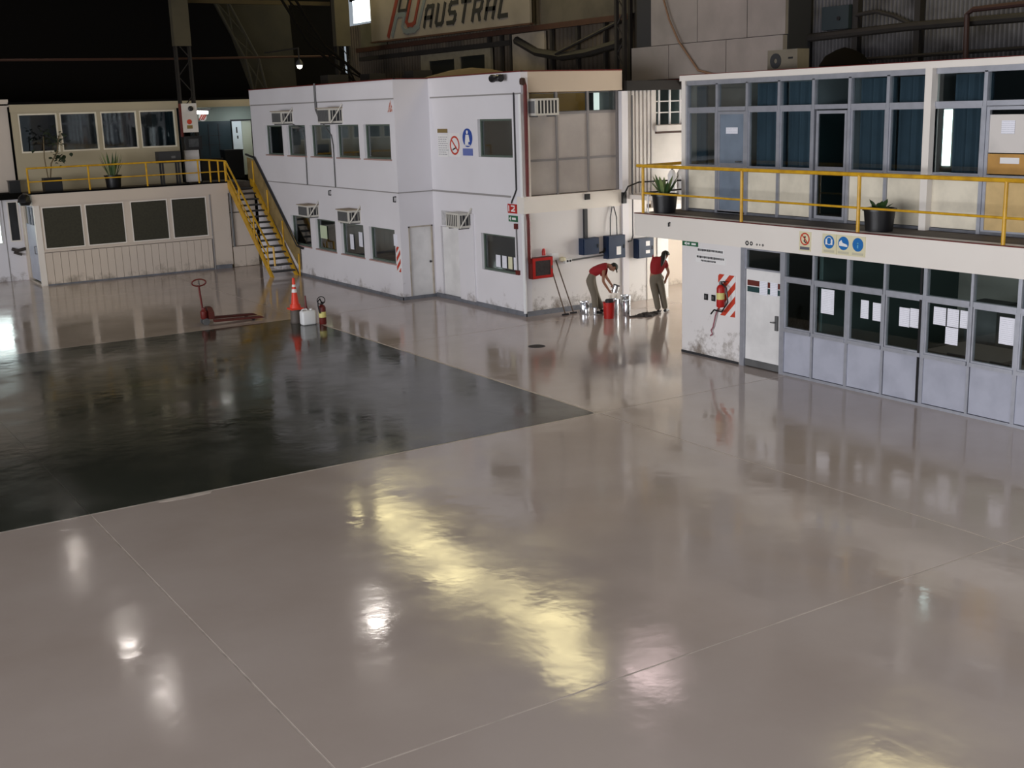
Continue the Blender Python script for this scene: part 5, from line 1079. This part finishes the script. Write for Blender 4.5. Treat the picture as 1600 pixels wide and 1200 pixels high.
def person(px, py, view, J, label, cap, ponytail):
    """J: joints in (s, depth, z): s to the viewer's right, depth away from the viewer"""
    d = Vector((view[0], view[1], 0)).normalized(); r = Vector((d.y, -d.x, 0))
    def P(q): v = Vector((px, py, 0)) + r * q[0] + d * q[1]; return (v.x, v.y, q[2])
    J = {k: P(v) for k, v in J.items()}; V = lambda k: Vector(J[k])
    t = thing('person', label, 'person', (px, py, 0))
    mix = lambda a, b, f: tuple(V(a).lerp(V(b), f))
    hd = V('head'); face = Vector(J['face']) - hd; face.normalize(); upv = hd - V('neck'); upv = (upv - face * upv.dot(face)).normalized(); sd = upv.cross(face)
    body = [[(J['pelvis'], .12, .10), (J['waist'], .115, .095), (J['chest'], .135, .10), (J['neckbase'], .075), (J['neck'], .05), (tuple(hd - upv * .03), .07), (tuple(hd + upv * .05), .085), (tuple(hd + upv * .11), .05)],
            [(tuple(hd - upv * .03), .07), (tuple(hd - upv * .075 + face * .055), .038)]]
    for s in ('l', 'r'):
        body.append([(J['chest'], .135, .10), (J['sh_' + s], .058), (mix('sh_' + s, 'el_' + s, .5), .045), (J['el_' + s], .038), (mix('el_' + s, 'ha_' + s, .4), .036), (J['ha_' + s], .026)])
        body.append([(J['pelvis'], .12, .10), (J['hip_' + s], .095), (mix('hip_' + s, 'kn_' + s, .5), .08), (J['kn_' + s], .06), (mix('kn_' + s, 'an_' + s, .35), .058), (J['an_' + s], .038)])
        # palm and five fingers
        h = V('ha_' + s); dr = (h - V('el_' + s)).normalized(); gp = V('grip_' + s) - h; gp = (gp - dr * gp.dot(dr)); gp = gp.normalized() if gp.length > 1e-3 else dr.orthogonal(); ac_ = dr.cross(gp)
        palm = h + dr * .06; body.append([(J['ha_' + s], .026), (tuple(palm), .032, .022)])
        for q, L in ((-.03, .06), (-.01, .072), (.01, .068), (.03, .054)):
            a = palm + ac_ * q + dr * .02; b2 = a + dr * L * .55 + gp * .012; c2 = b2 + dr * L * .3 + gp * L * .5
            body.append([(tuple(palm), .032, .022), (tuple(a), .011), (tuple(b2), .010), (tuple(c2), .008)])
        a = h + dr * .03 + ac_ * .03; body.append([(tuple(palm), .032, .022), (tuple(a + ac_ * .012 + gp * .015), .012), (tuple(a + ac_ * .012 + gp * .05 + dr * .03), .009)])
    skin('body', body, M_SKIN, t, 1.06)
    # head details
    b = MB(); c = hd + face * .085 - upv * .0; b.add([tuple(c + upv * .03 - face * .01), tuple(c - upv * .025 + sd * .018), tuple(c - upv * .025 - sd * .018), tuple(c - upv * .02 + face * .03)], [(0, 1, 3), (0, 3, 2), (1, 2, 3), (0, 2, 1)]); obj('nose', b, M_SKIN, t)
    b = MB()
    for q in (-1, 1): b.lathe(tuple(hd + face * .074 + upv * .03 + sd * .032 * q), [(.002, -.01), (.011, 0), (.002, .01)], 8)
    obj('eye', b, M_EYE, t)
    b = MB(); c = hd + face * .085 - upv * .055; b.tube([tuple(c - sd * .022), tuple(c + face * .006), tuple(c + sd * .022)], .006, 5); obj('mouth', b, mat('lip', (120, 66, 58), .6), t)
    for q in (-1, 1):
        b = MB(); c = hd + sd * .083 * q; b.tube([tuple(c + upv * .03), tuple(c + sd * .012 * q + upv * .015 - face * .012), tuple(c - upv * .02)], .012, 6); obj('ear', b, M_SKIN, t)
    # hair cap: shell over skull back and top
    b = MB(); n = 10; vs = []
    for i in range(6):
        th = PI * .60 * i / 5
        for j in range(16):
            ph = 2 * PI * j / 16; dirv = upv * math.cos(th) + (face * math.cos(ph) + sd * math.sin(ph)) * math.sin(th)
            if i >= 3 and math.cos(ph) > .35: dirv = (upv * math.cos(PI * .6 * 2.6 / 5) + (face * math.cos(ph) + sd * math.sin(ph)) * math.sin(PI * .6 * 2.6 / 5))
            vs.append(tuple(hd + upv * .03 + dirv * Vector((1, 1, 1)).length / 1.732 * .112))
    fs = []
    for i in range(5):
        for j in range(16): fs.append((i * 16 + j, i * 16 + (j + 1) % 16, (i + 1) * 16 + (j + 1) % 16, (i + 1) * 16 + j))
    b.add(vs, fs); obj('hair', b, M_HAIR, t, True)
    if cap:
        b = MB(); vs = []
        for i in range(5):
            th = PI * .42 * i / 4
            for j in range(16):
                ph = 2 * PI * j / 16; vs.append(tuple(hd + upv * .035 + (upv * math.cos(th) + (face * math.cos(ph) + sd * math.sin(ph)) * math.sin(th)) * .118))
        fs = [(i * 16 + j, i * 16 + (j + 1) % 16, (i + 1) * 16 + (j + 1) % 16, (i + 1) * 16 + j) for i in range(4) for j in range(16)]
        b.add(vs, fs); cp = obj('cap', b, M_CAP, t, True)
        c = hd + upv * .06 + face * .10; b = MB(); b.add([tuple(c - sd * .07), tuple(c + sd * .07), tuple(c + face * .07 + sd * .04 - upv * .02), tuple(c + face * .07 - sd * .04 - upv * .02)] + [tuple(v + upv * .012) for v in (c - sd * .07, c + sd * .07, c + face * .07 + sd * .04 - upv * .02, c + face * .07 - sd * .04 - upv * .02)], [(0, 1, 2, 3), (7, 6, 5, 4), (0, 4, 5, 1), (1, 5, 6, 2), (2, 6, 7, 3), (3, 7, 4, 0)]); obj('brim', b, M_CAP, cp)
    if ponytail:
        p0 = hd - face * .07 + upv * .05; skin('ponytail', [[(tuple(p0), .07), (tuple(p0.lerp(Vector(J['tail']), .35) - d * .05), .075), (tuple(p0.lerp(Vector(J['tail']), .7) - d * .04), .06), (J['tail'], .025)]], M_HAIR, t)
    # shirt with short sleeves and trousers, each one surface
    sh = [[(mix('pelvis', 'waist', .25), .15, .125), (J['waist'], .15, .125), (J['chest'], .165, .125), (J['neckbase'], .085)]]
    for s in ('l', 'r'): sh.append([(J['chest'], .165, .125), (J['sh_' + s], .08), (mix('sh_' + s, 'el_' + s, .55), .066)])
    skin('shirt', sh, M_SHIRT, t, 1.14)
    tr = [[(J['waist'], .12, .10), (J['pelvis'], .145, .12)]]
    for s in ('l', 'r'): tr.append([(J['pelvis'], .145, .12), (J['hip_' + s], .115), (mix('hip_' + s, 'kn_' + s, .5), .10), (J['kn_' + s], .085), (mix('kn_' + s, 'an_' + s, .5), .08), (tuple(V('an_' + s) + Vector((0, 0, .01))), .075)])
    skin('trousers', tr, M_TROU, t, 1.1)
    for s in ('l', 'r'):
        a = V('an_' + s); f = Vector(J['toe_' + s]) - a; f.z = 0; f.normalize(); skin('shoe', [[(tuple(Vector((a.x, a.y, .05)) - f * .05), .045), (tuple(Vector((a.x, a.y, .05)) + f * .05), .05, .045), (tuple(Vector((a.x, a.y, .038)) + f * .15), .042, .034), (tuple(Vector((a.x, a.y, .03)) + f * .2), .03, .025)]], M_BLACK, t, sub=1)
    return t
P1 = dict(pelvis=(-.24, 0, .98), waist=(-.12, 0, 1.13), chest=(.08, 0, 1.24), neckbase=(.23, 0, 1.27), neck=(.275, 0, 1.26), head=(.355, -.01, 1.21), face=(.42, -.05, 1.09),
          sh_l=(.14, .17, 1.20), el_l=(.20, .20, .92), ha_l=(.33, .09, .74), grip_l=(.38, .02, .68), sh_r=(.13, -.18, 1.17), el_r=(.11, -.22, .88), ha_r=(.25, -.13, .64), grip_r=(.38, -.02, .62),
          hip_l=(-.22, .10, .90), kn_l=(-.09, .11, .50), an_l=(.06, .13, .08), toe_l=(.3, .12, 0), hip_r=(-.24, -.10, .90), kn_r=(-.13, -.10, .50), an_r=(-.10, -.11, .08), toe_r=(.2, -.14, 0))
person(18.80, 25.02, (.6, .8), P1, 'person in red shirt and khaki trousers bending over tins', True, False)
vx = Vector((.8, -.6, 0)); c = Vector((18.80, 25.02, 0)) + vx * .40
t = thing('held_tin', 'silver tin held by the bending worker', 'tin', (c.x, c.y, .58)); ca = Vector((.25, -.2, 1)).normalized(); b = MB().tube([tuple(c + Vector((0, 0, .56))), tuple(c + Vector((0, 0, .56)) + ca * .19)], .085, 16); obj('body', b, M_TIN, t, True)
b = MB().tube([tuple(c + Vector((0, 0, .56)) + ca * .18), tuple(c + Vector((0, 0, .56)) + ca * .20)], .09, 16); obj('rim', b, M_DGREY, t, True)
P2 = dict(pelvis=(-.06, 0, .96), waist=(-.06, .0, 1.12), chest=(.03, .02, 1.30), neckbase=(.09, .06, 1.44), neck=(.12, .09, 1.47), head=(.17, .14, 1.50), face=(.24, .2, 1.40),
          sh_l=(-.09, .04, 1.44), el_l=(-.10, .24, 1.20), ha_l=(.06, .30, .98), grip_l=(.1, .3, .9), sh_r=(.19, .08, 1.30), el_r=(.27, .10, 1.06), ha_r=(.19, .14, .86), grip_r=(.14, .2, .8),
          hip_l=(-.14, 0, .88), kn_l=(-.07, -.02, .49), an_l=(.0, 0, .08), toe_l=(.08, .25, 0), hip_r=(.03, .02, .88), kn_r=(.11, .08, .49), an_r=(.18, .12, .08), toe_r=(.3, .35, 0), tail=(.06, -.07, 1.22))
person(19.95, 23.98, (.64, .77), P2, 'person with dark ponytail in red shirt seen from behind', False, True)
